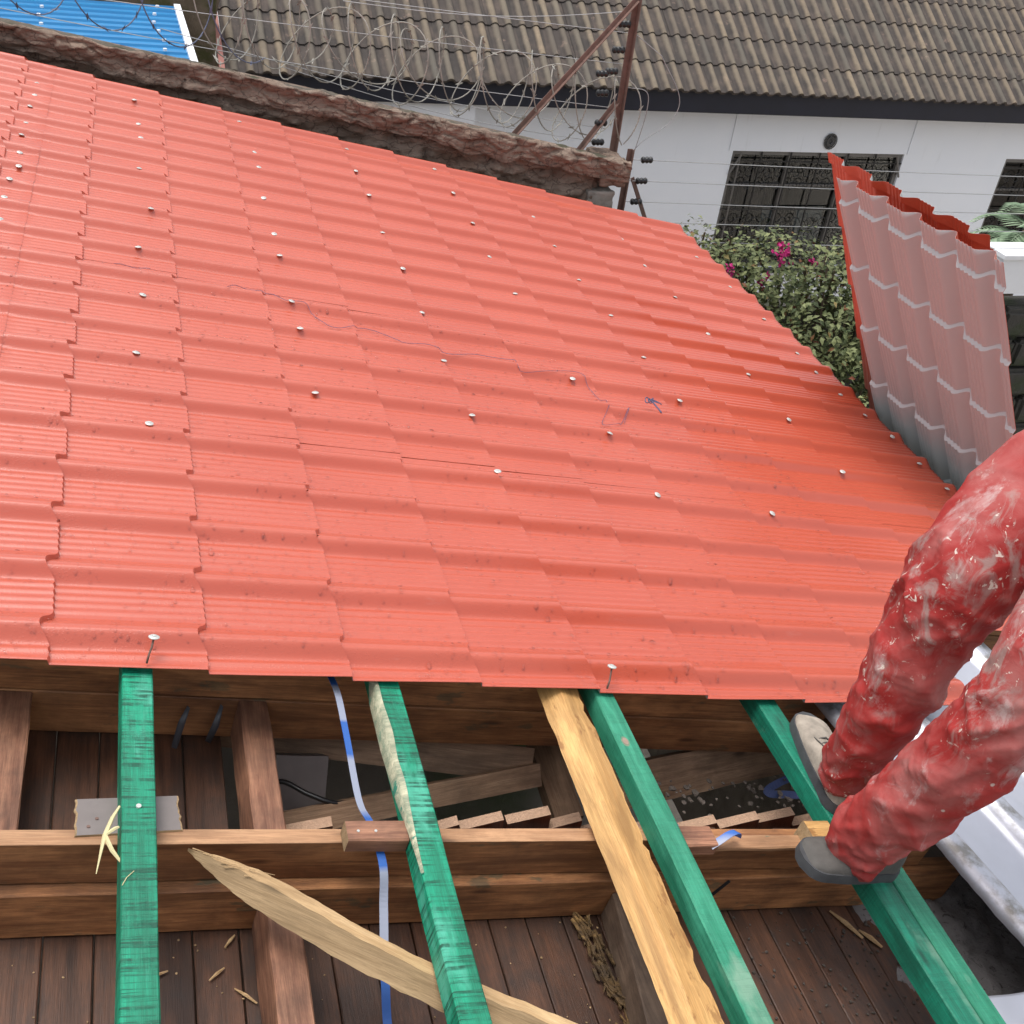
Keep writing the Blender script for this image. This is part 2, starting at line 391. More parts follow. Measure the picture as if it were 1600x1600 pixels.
def tile_mat():
    t = NT('weathered_concrete_tile')
    c = t.n('TexCoord'); sp = t.n('SeparateXYZ'); t.t.links.new(c.outputs['Object'], sp.inputs[0])
    r = t.rand()
    cm = t.n('CombineXYZ'); [t.t.links.new(r, cm.inputs[i]) for i in range(3)]
    sc = t.n('VectorMath'); sc.operation = 'SCALE'; t.t.links.new(cm.outputs[0], sc.inputs[0]); sc.inputs['Scale'].default_value = 51.0
    ad = t.n('VectorMath'); ad.operation = 'ADD'; t.t.links.new(c.outputs['Object'], ad.inputs[0]); t.t.links.new(sc.outputs[0], ad.inputs[1])
    v = ad.outputs[0]
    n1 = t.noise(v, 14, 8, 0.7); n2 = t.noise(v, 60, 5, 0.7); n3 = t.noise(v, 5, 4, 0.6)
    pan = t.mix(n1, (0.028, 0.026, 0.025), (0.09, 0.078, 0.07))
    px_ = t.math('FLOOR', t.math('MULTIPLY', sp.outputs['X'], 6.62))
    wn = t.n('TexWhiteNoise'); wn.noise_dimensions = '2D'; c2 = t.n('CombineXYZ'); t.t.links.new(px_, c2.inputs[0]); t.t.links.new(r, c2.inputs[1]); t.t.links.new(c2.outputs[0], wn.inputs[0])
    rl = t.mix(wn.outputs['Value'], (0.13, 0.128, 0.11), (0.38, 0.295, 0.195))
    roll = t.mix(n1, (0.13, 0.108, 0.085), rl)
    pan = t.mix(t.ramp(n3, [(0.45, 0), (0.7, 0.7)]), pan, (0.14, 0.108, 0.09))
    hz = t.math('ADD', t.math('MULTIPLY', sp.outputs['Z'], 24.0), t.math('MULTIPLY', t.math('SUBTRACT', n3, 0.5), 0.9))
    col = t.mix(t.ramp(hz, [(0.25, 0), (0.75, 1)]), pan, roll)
    col = t.mix(t.math('MULTIPLY', r, 0.55), col, (0.085, 0.07, 0.062))
    col = t.mix(t.ramp(n2, [(0.62, 0), (0.72, 0.6)]), col, (0.06, 0.058, 0.05))
    col = t.mix(t.ramp(t.noise(v, 9, 6, 0.7), [(0.62, 0), (0.75, 0.5)]), col, (0.40, 0.28, 0.22))
    t.bump(t.math('ADD', n1, n2), 0.5, 0.004)
    return t.out(col, 0.9, 0.25)
M_TILE = tile_mat()

def blue_roof():
    t = NT('blue_coated_steel'); v = t.coord()
    return t.out(t.mix(t.noise(v, 3, 5), (0.004, 0.14, 0.34), (0.010, 0.20, 0.43)), 0.35, 0.5)
M_BLUE = blue_roof()
M_WHITE = simple('white_trim', (0.75, 0.76, 0.78), 0.5, 0.06)

def leaf(name, a, b):
    t = NT(name); r = t.noise(t.coord(), 30, 2, 0.5)
    g = t.n('NewGeometry')
    c = t.mix(t.ramp(g.outputs['Random Per Island'], [(0.0, 0.0), (1.0, 1.0)]), a, b)
    t.b.inputs['Subsurface Weight'].default_value = 0.0
    return t.out(c, 0.6, 0.25)
M_LEAF = leaf('bougainvillea_leaf', (0.035, 0.052, 0.018), (0.19, 0.21, 0.09))
M_LEAF2 = leaf('reddish_young_leaf', (0.14, 0.035, 0.022), (0.16, 0.13, 0.04))
M_FLOWER = leaf('magenta_bract', (0.33, 0.010, 0.10), (0.46, 0.03, 0.17))
M_PALM = leaf('grey_green_frond', (0.10, 0.16, 0.09), (0.26, 0.34, 0.22))
M_STEM = simple('woody_stem', (0.12, 0.085, 0.055), 0.85, 0.3, 30)

def water():
    t = NT('rain_water')
    tr = t.n('BsdfTransparent'); gl = t.n('BsdfGlossy'); gl.inputs['Roughness'].default_value = 0.02
    fr = t.n('Fresnel'); fr.inputs[0].default_value = 1.33; mx = t.n('MixShader')
    tr.inputs[0].default_value = (0.97, 0.96, 0.96, 1)
    t.t.links.new(fr.outputs[0], mx.inputs[0]); t.t.links.new(tr.outputs[0], mx.inputs[1]); t.t.links.new(gl.outputs[0], mx.inputs[2])
    t.t.links.new(mx.outputs[0], t.t.nodes['Material Output'].inputs[0])
    return t.m
M_WATER = water()

# ------------------------------------------------------------------ ground and shell of the building under the roof
def ground_mat():
    t = NT('packed_earth'); v = t.coord()
    c = t.mix(t.noise(v, 0.8, 8, 0.65), (0.26, 0.22, 0.18), (0.38, 0.33, 0.28))
    c = t.mix(t.ramp(t.noise(v, 0.35, 6), [(0.58, 0), (0.7, 1)]), c, (0.08, 0.11, 0.04))
    t.bump(t.noise(v, 6, 8, 0.7), 0.6, 0.04)
    return t.out(c, 0.95)
g = MB(); g.add([(-150, -150, -4.4), (150, -150, -4.4), (150, 150, -4.4), (-150, 150, -4.4)], [(0, 1, 2, 3)])
g.build('ground', ground_mat(), kind='structure')

sh = MB()
sh.box((0.55, 3.86, -2.45), (5.1, 0.12, 3.0)); sh.box((0.55, -2.7, -2.1), (5.1, 0.2, 3.0)); sh.box((-1.95, 0.7, -1.7), (0.2, 6.6, 3.8))
sh.build('room_wall', M_CONC, kind='structure')
ew = MB(); ew.box((3.12, 0.7, -2.33), (0.22, 6.6, 2.54)); 
ew.build('eaves_wall', M_CONC, kind='structure')

# ------------------------------------------------------------------ tile-profile roofing sheets
UN = 0.974                        # sheet unit: 0.195 m waves, 0.291 m courses
WP, SP, HP, HS = 0.2 * UN, 0.2992 * UN, 0.031, 0.012
RFS = RF @ Matrix.Translation((-0.0017, -0.0462, 0.039))
def rws(s, v, n): return RFS @ Vector((s, v, n))
def prof(ph):
    ph = ph % 1.0
    if ph < 0.36: return HP * (0.5 + 0.5 * math.cos(math.pi * ph / 0.36))
    if ph < 0.81:
        k = (ph - 0.36) / 0.45
        return 0.0036 * (0.5 - 0.5 * math.cos(2 * math.pi * 4 * k)) + 0.003 * k
    k = (ph - 0.81) / 0.19
    return 0.003 + (HP - 0.003) * (k * k * (3 - 2 * k))
PHS = [0, .03, .07, .12, .18, .24, .30, .36] + [.36 + .45 * i / 20 for i in range(1, 21)] + [.83, .85, .87, .89, .91, .93, .95, .97, .985]

def tile_sheet(s_cells, v0, v1, keep=None, und=0.0015, seed=0, edge0=None, edge1=None, lift=0.0, run=0.004):
    """verts in (s, v, n); the crest lip is n = 0. s_cells: indices of 0.3 m tile courses"""
    vs = sorted(set([round((j + ph) * WP, 5) for j in range(-12, 30) for ph in PHS if v0 < (j + ph) * WP < v1] + [v0, v1]))
    pv = [prof(v / WP) for v in vs]
    V, F = [], []
    rows = []
    for ci, c in enumerate(s_cells):
        ts = [0.0, 0.25, 0.5, 0.75, 0.95, 1.0]
        for t in ts: rows.append((c, t))
    nV = len(vs)
    for c, t in rows:
        for v, p in zip(vs, pv):
            sa = c * SP - 0.8 * p + run; sb = (c + 1) * SP - 0.8 * p
            s = sa + (sb - sa) * t
            if edge0 is not None: s = max(s, edge0)
            if edge1 is not None: s = min(s, edge1)
            tt = (s - sa) / (sb - sa)
            n = -HP + p + HS * (tt - 1)
            n += und * (noise.noise(Vector((s * 1.7 + seed, v * 1.7, seed))) + 0.5 * noise.noise(Vector((s * 6, v * 6 + seed, 3)))) + lift
            V.append((s, v, n))
    nr = len(rows)
    for r in range(nr - 1):
        for k in range(nV - 1):
            if keep and not keep(rows[r][0], vs[k]): continue
            F.append((r * nV + k, (r + 1) * nV + k, (r + 1) * nV + k + 1, r * nV + k + 1))
    return V, F

def sheet_obj(name, V, F, world, parent, label=None, **props):
    used = sorted(set(i for f in F for i in f)); mp = {o: i for i, o in enumerate(used)}
    me = mesh(name, [V[i] for i in used], [tuple(mp[i] for i in f) for f in F], [M_RED, M_BACK, M_WHITE_EDGE], sharp=38)
    o = obj(name, me, world, parent, label=label, **props)
    md = o.modifiers.new('thickness', 'SOLIDIFY'); md.thickness = 0.0012; md.offset = -1; md.material_offset = 1; md.material_offset_rim = 0
    return o

roof = thing('tiled_roofing', rw(1.5, 2.0, 0), 'glossy red tile-profile metal roofing wet with rain, spread across the whole middle', 'roof')
sheets = {}
rows_v = [(-0.074, 0.91), (0.865, 1.88), (1.84, 2.855), (2.815, 3.935)]
for ri, (a, b) in enumerate(rows_v):
    lift = 0.0015 * (3 - ri)
    keep = (lambda c, v: not (c >= 8 and v < 0.30)) if ri == 0 else None
    a1 = a
    V, F = tile_sheet(list(range(-1, 11)), a1, b, keep, seed=ri * 3.1, lift=-lift + 0.003, edge0=-0.195)
    V2 = []
    for (s, v, n) in V:      # hand-cut eave edge wanders a little
        if ri == 0 and v < -0.06: v = v - 0.004 - 0.007 * math.sin(s * 5.1) * 0.6 + 0.012 * max(0, s - 1.0) / 1.0
        V2.append((s, v, n))
    sheets[('r', ri)] = sheet_obj('roof_sheet', V2, F, RFS, roof)
    V, F = tile_sheet(list(range(-7, 0)), a1, b, None, seed=ri * 5.3 + 9, lift=-lift + 0.0055, edge1=-0.18)
    sheets[('l', ri)] = sheet_obj('roof_sheet', V, F, RFS, roof)

# nails with domed washers; positions measured along the battens
NAILS = [(0.164, 3.783), (0.179, 3.403), (0.188, 3.214), (0.179, 2.807), (0.218, 2.385), (0.17, 1.988), (0.182, 1.602), (0.669, 3.96), (0.692, 3.411), (0.692, 3.205), (0.675, 2.802), (0.679, 2.405), (0.677, 2.19), (0.676, 1.787), (1.223, 3.96), (1.205, 3.573), (1.201, 3.191), (1.189, 2.756), (1.204, 2.373), (1.199, 1.968), (1.706, 3.964), (1.716, 3.573), (1.719, 3.169), (1.696, 2.76), (-0.252, 3.758), (-0.25, 3.563), (-0.256, 3.369), (-0.256, 3.156), (-0.261, 2.969), (-0.253, 2.765), (-0.244, 2.576), (-0.262, 2.395), (-0.264, 2.209), (-0.259, 2.005), (2.169, 3.557), (2.159, 3.155), (2.672, 3.148), (2.701, 3.554), (3.174, 3.535), (2.146, 2.737), (1.703, 2.363), (2.681, 2.763), (2.169, 2.36), (3.196, 3.137), (3.201, 2.744), (3.187, 2.362), (3.179, 2.164), (3.192, 1.96), (3.203, 1.768), (3.216, 1.576), (3.22, 1.372), (3.217, 1.177), (2.676, 2.362), (2.169, 1.961), (2.694, 1.974), (2.676, 1.57), (2.162, 1.574), (2.701, 1.184), (1.718, 0.802), (2.159, 0.796), (0.19, 0.81), (0.16, 1.2), (0.68, 1.17), (0.681, 1.583), (1.172, 0.809), (1.193, 1.177), (1.191, 1.565), (1.697, 1.181), (1.695, 1.577)]
def washer_mesh():
    V, F = [], []; n = 12
    prf = [(0.0104, -0.0020), (0.0108, -0.0004), (0.0080, 0.0012), (0.0040, 0.0018), (0.0040, 0.0030), (0.0015, 0.0036)]
    for r, z in prf:
        for k in range(n): V.append((r * math.cos(2*math.pi*k/n), r * math.sin(2*math.pi*k/n), z))
    for i in range(len(prf) - 1):
        for k in range(n): F.append((i*n+k, i*n+(k+1) % n, (i+1)*n+(k+1) % n, (i+1)*n+k))
    F.append(tuple((len(prf)-1)*n+k for k in range(n)))
    return mesh('roofing_nail', V, F, M_NAIL, sharp=35)
nail_me = washer_mesh()
def surf_n(s, v):                      # height of the pressed profile
    p = prof(v / WP); c = math.floor((s + 0.8 * p) / SP); sa = c * SP - 0.8 * p
    return -HP + p + HS * ((s - sa) / SP - 1) + 0.003
for s, v in NAILS:
    s *= UN; v *= UN
    ri = 0 if v < 0.89 else 1 if v < 1.86 else 2 if v < 2.83 else 3
    par = sheets[('l' if s < -0.19 else 'r', ri)]
    n = max(surf_n(s, v), surf_n(s, v + 0.008), surf_n(s, v - 0.008)) + 0.001
    rot = Matrix.Rotation(rnd.uniform(-.22, .22), 4, 'X') @ Matrix.Rotation(rnd.uniform(-.2, .2), 4, 'Y')
    obj('roofing_nail', nail_me, Matrix.Translation(rws(s, v, n)) @ RF @ rot, par)
for s, v in ((0.180, -0.045), (1.186, -0.045)):       # bent nails at the eave, shanks showing
    hd = rws(s, v, 0.016)
    nm = MB(); nm.tube([hd, rws(s - 0.002, v - 0.012, 0.0), rws(s - 0.006, v - 0.024, -0.008), rws(s - 0.008, v - 0.030, -0.026)], 0.0022, 6)
    b = nm.build('nail_shank', M_RUST, None, sheets[('r', 0)], smooth=True)
    obj('roofing_nail', nail_me, Matrix.Translation(hd) @ RF @ Matrix.Rotation(-0.25, 4, 'X'), sheets[('r', 0)])

# rain drops lying on the nearer part of the roofing
dm = MB()
ring = [(math.cos(2*math.pi*k/8), math.sin(2*math.pi*k/8)) for k in range(8)]
cnt = 0
while cnt < 5200:
    v = -0.07 + 1.9 * rnd.random() ** 1.4; s = rnd.uniform(-0.55, 2.4)
    if noise.noise(Vector((s * 4, v * 6, 2))) < -0.18 or (s > 2.3 and v < 0.32): continue
    cnt += 1
    r = rnd.choice((0.0015, 0.002, 0.002, 0.0027, 0.0033)) * rnd.uniform(0.8, 1.2)
    if rnd.random() < 0.03: r *= 1.7
    n = surf_n(s, v) - 0.0003
    dsdv = (surf_n(s, v + 0.002) - surf_n(s, v - 0.002)) / 0.004
    dsdv = max(-1.5, min(1.5, dsdv))
    vv = []
    for rr, hh in ((1.0, 0.0), (0.75, 0.5), (0.3, 0.72)):
        for cx, cy in ring:
            vv.append((s + cx * r * rr, v + cy * r * rr * 1.1, n + cy * r * rr * 1.1 * dsdv + hh * r))
    ff = [(i*8+k, i*8+(k+1) % 8, (i+1)*8+(k+1) % 8, (i+1)*8+k) for i in range(2) for k in range(8)] + [tuple(16 + k for k in range(8))]
    dm.add(vv, ff)
dm.build('rain_drops', M_WATER, RFS, roof, smooth=True, kind='stuff')

# fine blue thread and a twist of wire left lying on the sheets
th = MB()
for L in ([(0.093, 1.806), (0.157, 1.849), (0.207, 1.821)],
          [(0.455, 1.79), (0.525, 1.855), (0.579, 1.848), (0.64, 1.792), (0.677, 1.788), (0.729, 1.784), (0.775, 1.712), (0.826, 1.678), (0.938, 1.729), (1.077, 1.659), (1.204, 1.589), (1.363, 1.633), (1.462, 1.63), (1.485, 1.578), (1.60, 1.59), (1.73, 1.609), (1.766, 1.489), (1.775, 1.40), (1.714, 1.285), (1.753, 1.287), (1.803, 1.315), (1.858, 1.4), (1.825, 1.331)]):
    pts = catmull([(s * UN, v * UN, 0) for s, v in L], 8)
    th.tube([(p[0], p[1], max(surf_n(p[0], p[1]), surf_n(p[0], p[1] + .006), surf_n(p[0], p[1] - .006)) + 0.0022) for p in pts], 0.0009, 4)
th.build('loose_thread', M_THREAD, RFS, None, label='thin dark blue thread trailing across the red roofing', category='thread')
tw = MB()
pts = [(1.955 + 0.018 * math.cos(a * 2.1) + a * 0.004, 1.462 + 0.016 * math.sin(a * 2.7), 0.006 + 0.008 * math.sin(a * 1.7) ** 2) for a in np.linspace(0, 9, 50)]
tw.tube(pts, 0.002, 5); tw.tube([(1.97, 1.46, 0.012), (1.985, 1.42, 0.004), (1.992, 1.40, 0.0)], 0.003, 5)
tw.build('twist_of_wire', M_THREAD, RFS @ Matrix.Translation((-.05, -.038, 0)), None, label='small crumpled twist of blue wire lying on the red roofing', category='wire scrap')

# ------------------------------------------------------------------ timber framing
def timber(name, axis, s, v, n, mat, parent=None, jit=0.0015, bev=0.003, seg=14, endmat=None, taper=None, shear=0.0, **props):
    """square timber between the given (min,max) roof coordinates; local X along the grain"""
    ln = (s if axis == 's' else v); L = ln[1] - ln[0]
    W_ = (v if axis == 's' else s); wd = W_[1] - W_[0]; ht = n[1] - n[0]
    cs = (sum(s) / 2, sum(v) / 2, sum(n) / 2)
    V, F, mi = [], [], []
    q = min(bev, wd * 0.2, ht * 0.2)
    sec = [(-wd/2 + q, -ht/2), (wd/2 - q, -ht/2), (wd/2, -ht/2 + q), (wd/2, ht/2 - q), (wd/2 - q, ht/2), (-wd/2 + q, ht/2), (-wd/2, ht/2 - q), (-wd/2, -ht/2 + q)]
    sd_ = rnd.uniform(0, 99)
    for i in range(seg + 1):
        x = -L / 2 + L * i / seg
        dy = jit * 1.6 * noise.noise(Vector((x * 2.2, sd_, 0))); dz = jit * 0.5 * noise.noise(Vector((x * 2.2, sd_, 5)))
        k = 1.0 if taper is None else taper(i / seg)
        for j, (y, z) in enumerate(sec):
            jj = jit * noise.noise(Vector((x * 14, sd_ + j // 2 * 3, 1)))
            V.append((x, y * k + dy + jj + shear * x, z + dz + jj * 0.5))
    m = len(sec)
    for i in range(seg):
        for j in range(m):
            F.append((i*m+j, i*m+(j+1) % m, (i+1)*m+(j+1) % m, (i+1)*m+j)); mi.append(0)
    F.append(tuple(range(m))[::-1]); mi.append(1); F.append(tuple(seg*m + j for j in range(m))); mi.append(1)
    F = [f[::-1] for f in F]
    ax = RF.to_3x3() @ (Vector((1, 0, 0)) if axis == 's' else Vector((0, 1, 0)))
    az = RF.to_3x3() @ Vector((0, 0, 1)); ay = az.cross(ax)
    Mx = Matrix(((ax.x, ay.x, az.x, 0), (ax.y, ay.y, az.y, 0), (ax.z, ay.z, az.z, 0), (0, 0, 0, 1)))
    Mx.translation = rw(*cs)
    me = mesh(name, V, F, [mat, endmat or mat], sharp=30, mi=mi)
    return obj(name, me, Mx, parent, **props)

frame = thing('roof_frame', rw(0.8, -0.5, -0.2), 'old brown timber roof frame of rafters and joists below the red roofing', 'roof frame')
N_R0, N_R1 = -0.162, -0.064            # rafters
N_J0, N_J1 = -0.276, -0.165            # ceiling joists
for vf, lab in ((-1.46, 0), (-0.985, 0), (-0.488, 1), (-0.02, 2), (0.45, 0), (0.95, 0), (1.9, 0), (2.9, 0), (3.85, 0)):
    top = (M_TAN if lab == 1 else M_BROWN)
    s1 = 1.95 if lab else 3.05
    timber('rafter', 's', (-1.7, s1), (vf, vf + 0.03), (N_R0, N_R1), M_BROWN, frame, seg=30, bev=0.002)
    if lab == 1:   # planed upper edge strip of the rafter
        timber('planed_edge', 's', (-1.7, 1.27), (vf - 0.001, vf + 0.0305), (N_R1 - 0.001, N_R1 + 0.0015), M_TAN, frame, seg=30, jit=0.0, bev=0.0005)
    timber('ceiling_joist', 's', (-1.7, s1 + 0.12), (vf - (0.021 if lab == 1 else 0.002), vf + 0.028), (N_J0, N_J1), M_BROWN, frame, seg=30, bev=0.002)
# noggins between the joists
for s0, s1 in ((0.388, 0.450), (-0.12, -0.020)):
    timber('noggin', 'v', (s0, s1), (-0.457, -0.024), (-0.268, -0.166), M_NOG, frame, jit=0.003)
timber('noggin', 'v', (0.392, 0.452), (-0.955, -0.511), (-0.268, -0.158), M_NOG, frame, jit=0.003)
timber('noggin', 'v', (1.10, 1.155), (-0.955, -0.511), (-0.275, -0.20), M_DARKW, frame, jit=0.003, shear=-0.12)
# raked saw joint in the lower joist
jt = MB(); jt.tube([rw(1.405, -0.5105, -0.170), rw(1.352, -0.5105, -0.274)], 0.0045, 4); jt.build('scarf_gap', M_BLACK, None, frame)
# cleats nailed on the rafter to stop the battens sliding
def cleat(s0, s1, v0, v1, n0, n1, mat, label, shear=0.0):
    c = timber('cleat', 's', (s0, s1), (v0, v1), (n0, n1), mat, frame, jit=0.002, endmat=M_SPLIT2, seg=5, shear=shear, label=label)
    return c
cleat(0.517, 0.632, -0.512, -0.466, -0.062, -0.028, M_NOG, 'reddish cleat block nailed beside second green batten')
cleat(1.215, 1.300, -0.530, -0.478, -0.062, -0.030, M_NOG, 'reddish cleat block beside third green batten')
cleat(1.305, 1.545, -0.520, -0.486, -0.062, -0.050, M_TAN, 'planed strip of wood lying on rafter')
cleat(1.535, 1.600, -0.548, -0.478, -0.060, -0.012, M_YEL, 'pale cleat block under the workers foot')
for ss in (0.538, 0.571):
    nb = MB(); nb.tube([rw(ss, -0.492, -0.030), rw(ss, -0.492, -0.0265)], 0.0028, 8); nb.build('nail_head', M_NAIL, None, frame)

# battens: things of their own, lying across the rafters
def batten(s0, s1, mat, label, shear=0.0, v0=-1.45, v1=3.9, side=None, jit=0.002, bev=0.003):
    b = timber('roof_batten', 'v', (s0, s1), (v0, v1), (-0.064, -0.012), mat, None, jit=jit, seg=60, bev=bev, shear=shear, label=label, category='batten', group='green battens running under the roofing')
    return b
b1 = batten(0.128, 0.184, M_GREEN, 'bright green batten farthest left, crossing over the grey painted board', bev=0.002)
b2 = batten(0.633, 0.688, M_GREEN, 'saw-marked green batten with a bare whitish edge, crossing over the splintered pale plank', shear=-0.045 * 0)
b3 = batten(1.158, 1.210, M_GREEN_PALE, 'faded pale green batten with a round knot, lying beside the yellow timber')
b4 = batten(1.612, 1.672, M_GREEN_SIDE, 'green batten on the right on which the man in red stands')
b4b = timber('roof_batten', 'v', (1.675, 1.728), (-1.45, -0.50), (-0.064, -0.013), M_GREEN_PALE, None, seg=20, label='short dull green batten butted along the right side of the trodden one', category='batten', group='green battens running under the roofing')
# waney bare edge on the second batten's left arris
we = MB(); bark = []
for i in range(41):
    k = i / 40; v = -0.60 + 0.54 * k
    tp = min(1, k * 3) * min(1, (1 - k) * 8)
    wv = 0.001 + 0.010 * tp * (math.sin(k * math.pi) ** 0.7) * (0.75 + 0.35 * noise.noise(Vector((k * 7, 1, 2))))
    dv = 0.012 + 0.034 * min(1, k * 1.6)
    bark += [(0.634 + wv, v, -0.0088), (0.6318, v, -0.0112), (0.6300, v, -0.012 - dv * tp)]
for i in range(40):
    for j in range(2):
        we.f.append((i*3+j, i*3+j+1, (i+1)*3+j+1, (i+1)*3+j)); we.mi.append(0)
we.v = bark
we.build('bare_edge', M_BARK, RF, b2, smooth=True)
# knot on third batten
kn = MB()
for i in range(3):
    r0 = 0.016 - 0.004 * i
    kn.add([(1.178 + r0 * math.cos(a) * 0.8, -0.262 + r0 * 1.25 * math.sin(a), -0.0118 + 0.0009 * i) for a in np.linspace(0, 2*math.pi, 16, endpoint=False)], [tuple(range(16))], i)
kn.build('knot', [M_GREEN_SIDE, M_BARK, simple('knot_heart', (0.30, 0.22, 0.17), 0.8, 0.3, 80)], RF, b3)
# nail in first batten
nb = MB(); nb.tube([rw(0.157, -0.452, -0.013), rw(0.157, -0.452, -0.009)], 0.0045, 10); nb.build('nail_head', M_NAIL, None, b1)

# yellow sawn timber beside the third batten
def rough_bar(name, pts, prof_fn, mats, **props):
    V, F, mi = [], [], []
    n = None
    for i, p in enumerate(pts):
        sec = prof_fn(i / (len(pts) - 1), i); n = len(sec)
        V += [(p[0] + a, p[1], p[2] + b) for a, b in sec]
    for i in range(len(pts) - 1):
        for j in range(n):
            F.append((i*n+j, (i+1)*n+j, (i+1)*n+(j+1) % n, i*n+(j+1) % n)); mi.append(1 if (n - 2 <= j) else 0)
    F.append(tuple(range(n))); mi.append(0); F.append(tuple((len(pts)-1)*n+j for j in range(n))[::-1]); mi.append(0)
    me = mesh(name, V, F, mats, sharp=25, mi=mi)
    return me
def ysec(k, i):
    wob = 0.004 * noise.noise(Vector((i * 0.33, 4, 0)))
    chip = 0.012 * max(0, noise.noise(Vector((i * 0.23, 9, 3)))) + 0.007 * max(0, noise.noise(Vector((i * 0.9, 3, 3)))) + (0.006 if i in (13, 14, 33, 47, 48, 49, 61) else 0)
    rid = 0.036 - 0.003 * k + 0.006 * noise.noise(Vector((i * 0.12, 2, 7)))
    return [(0.0 + wob, -0.022), (0.024 + wob, -0.05), (0.085, -0.048), (0.098 - chip, -0.012), (0.094 - chip, -0.002 - 0.2 * chip), (rid + wob, 0.010)]
yp = [(1.030 - 0.016 * ((i - 8) / 70), 0.08 - 1.45 * i / 78, -0.016) for i in range(79)]
me = rough_bar('sawn_timber', yp, ysec, [M_YEL, M_YEL])
# turn so local X follows the grain
Rz = Matrix.Rotation(math.pi / 2, 4, 'Z')
me.transform(Rz.inverted())
obj('sawn_timber', me, RF @ Rz, None, label='rough fresh yellow timber with splintered edge lying beside third green batten', category='timber')

# splintered pale plank
spl = [(0.243, -0.507, -0.055), (0.30, -0.54, -0.055), (0.40, -0.605, -0.06), (0.52, -0.69, -0.068), (0.66, -0.775, -0.076), (0.80, -0.85, -0.076), (1.0, -0.96, -0.08)]
pts = catmull(spl, 14); V, F, mi = [], [], []
for i, p in enumerate(pts):
    k = i / (len(pts) - 1)
    t = (np.array(pts[min(i+1, len(pts)-1)]) - np.array(pts[max(i-1, 0)])); t /= np.linalg.norm(t)
    nrm = np.array([-t[1], t[0], 0])
    w1 = min(0.046, 0.001 + 0.16 * k) * (1 + 0.10 * noise.noise(Vector((i * 0.22, 3, 0))))
    th_ = min(0.034, 0.003 + 0.09 * k)
    j1 = 0.003 * noise.noise(Vector((i * 0.3, 8, 2))); j2 = 0.0025 * noise.noise(Vector((i * 0.35, 18, 2))) + 0.0015 * noise.noise(Vector((i * 1.7, 18, 5)))
    for a, b in ((w1 * 0.55 + j2, 0.0), (w1 * (0.02) + j1, 0.004 + j1 * 0.4), (-w1 * 0.75 + j2, -th_ * 0.65), (-w1 * 0.5, -th_), (w1 * 0.5, -th_)):
        V.append(tuple(p + nrm * a + np.array([0, 0, b])))
for i in range(len(pts) - 1):
    for j in range(5):
        F.append((i*5+j, i*5+(j+1) % 5, (i+1)*5+(j+1) % 5, (i+1)*5+j)); mi.append(1 if j == 1 else 0)
F.append((4, 3, 2, 1, 0)); mi.append(0); F.append(tuple((len(pts)-1)*5+j for j in range(5))); mi.append(0)
me = mesh('splintered_plank', V, F, [M_SPLIT, M_SPLIT2], sharp=25, mi=mi)
Rp = Matrix.Rotation(math.atan2(-0.45, 0.75), 4, 'Z'); me.transform(Rp.inverted())
sp_o = obj('splintered_plank', me, RF @ Rp, None, label='pale split plank tapering to a splintered point, passing under the second green batten', category='plank')
sv = MB()
for q in range(6):
    x = 0.25 + 0.02 * q * rnd.uniform(.6, 1.3); y = -0.507 - 0.0135 * q * 0.8 - rnd.uniform(0, .012)
    sv.tube([(x, y, -0.05), (x + 0.02 + rnd.uniform(0, .03), y - 0.014 + rnd.uniform(-.006, .010), -0.048 + rnd.uniform(0, .004))], [0.0013, 0.0003], 4)
sv.build('splinter', M_SPLIT, RF, sp_o)

# grey painted board under the first batten
gb = MB()
Q = [(0.060, -0.395), (0.232, -0.385), (0.238, -0.462), (0.062, -0.474)]
nq = 10; V = []
def lerp2(a, b, t): return (a[0] + (b[0] - a[0]) * t, a[1] + (b[1] - a[1]) * t)
top = []
for i in range(nq + 1):
    top.append(lerp2(Q[0], Q[1], i / nq))
right = [lerp2(Q[1], Q[2], i / nq) for i in range(1, nq + 1)]
bot = [lerp2(Q[2], Q[3], i / nq) for i in range(1, nq + 1)]
left = [lerp2(Q[3], Q[0], i / nq) for i in range(1, nq)]
outl = []
for p in top: outl.append(p)
for p in right: outl.append((p[0] + rnd.uniform(-.004, .002), p[1]))
for p in bot: outl.append(p)
for p in left: outl.append((p[0] + rnd.uniform(-.003, .002), p[1]))
m_ = len(outl)
ins = [(0.147 + (p[0] - 0.147) * 0.965, -0.43 + (p[1] + 0.43) * 0.985) for p in outl]
zt = lambda p: -0.062 + 0.022 * ((p[1] + 0.39) / -0.08) * 0 + 0.008
V = [(x, y, -0.040) for x, y in ins] + [(x, y, -0.042) for x, y in outl] + [(x, y, -0.063) for x, y in outl]
F = [tuple(range(m_))[::-1]] + [(i, (i+1) % m_, m_ + (i+1) % m_, m_ + i) for i in range(m_)] + [(m_ + i, m_ + (i+1) % m_, 2*m_ + (i+1) % m_, 2*m_ + i) for i in range(m_)]
# the board lies a little lower than the batten's underside
V = [(x, y, z - 0.0185 if z > -.05 else -0.0640) for x, y, z in V]
me = mesh('board_offcut', V, F, [M_GREYP, M_SPLIT2], mi=[0] + [1] * (2 * m_))
bo = obj('board_offcut', me, RF, None, label='grey painted board offcut with chipped ends under the leftmost green batten', category='board')
for a, b in ((0.083, -0.455), (0.096, -0.438)):
    nb = MB(); nb.tube([(a, b, -0.060), (a, b, -0.0570)], 0.003, 8); nb.build('nail_head', M_RUST, RF, bo)

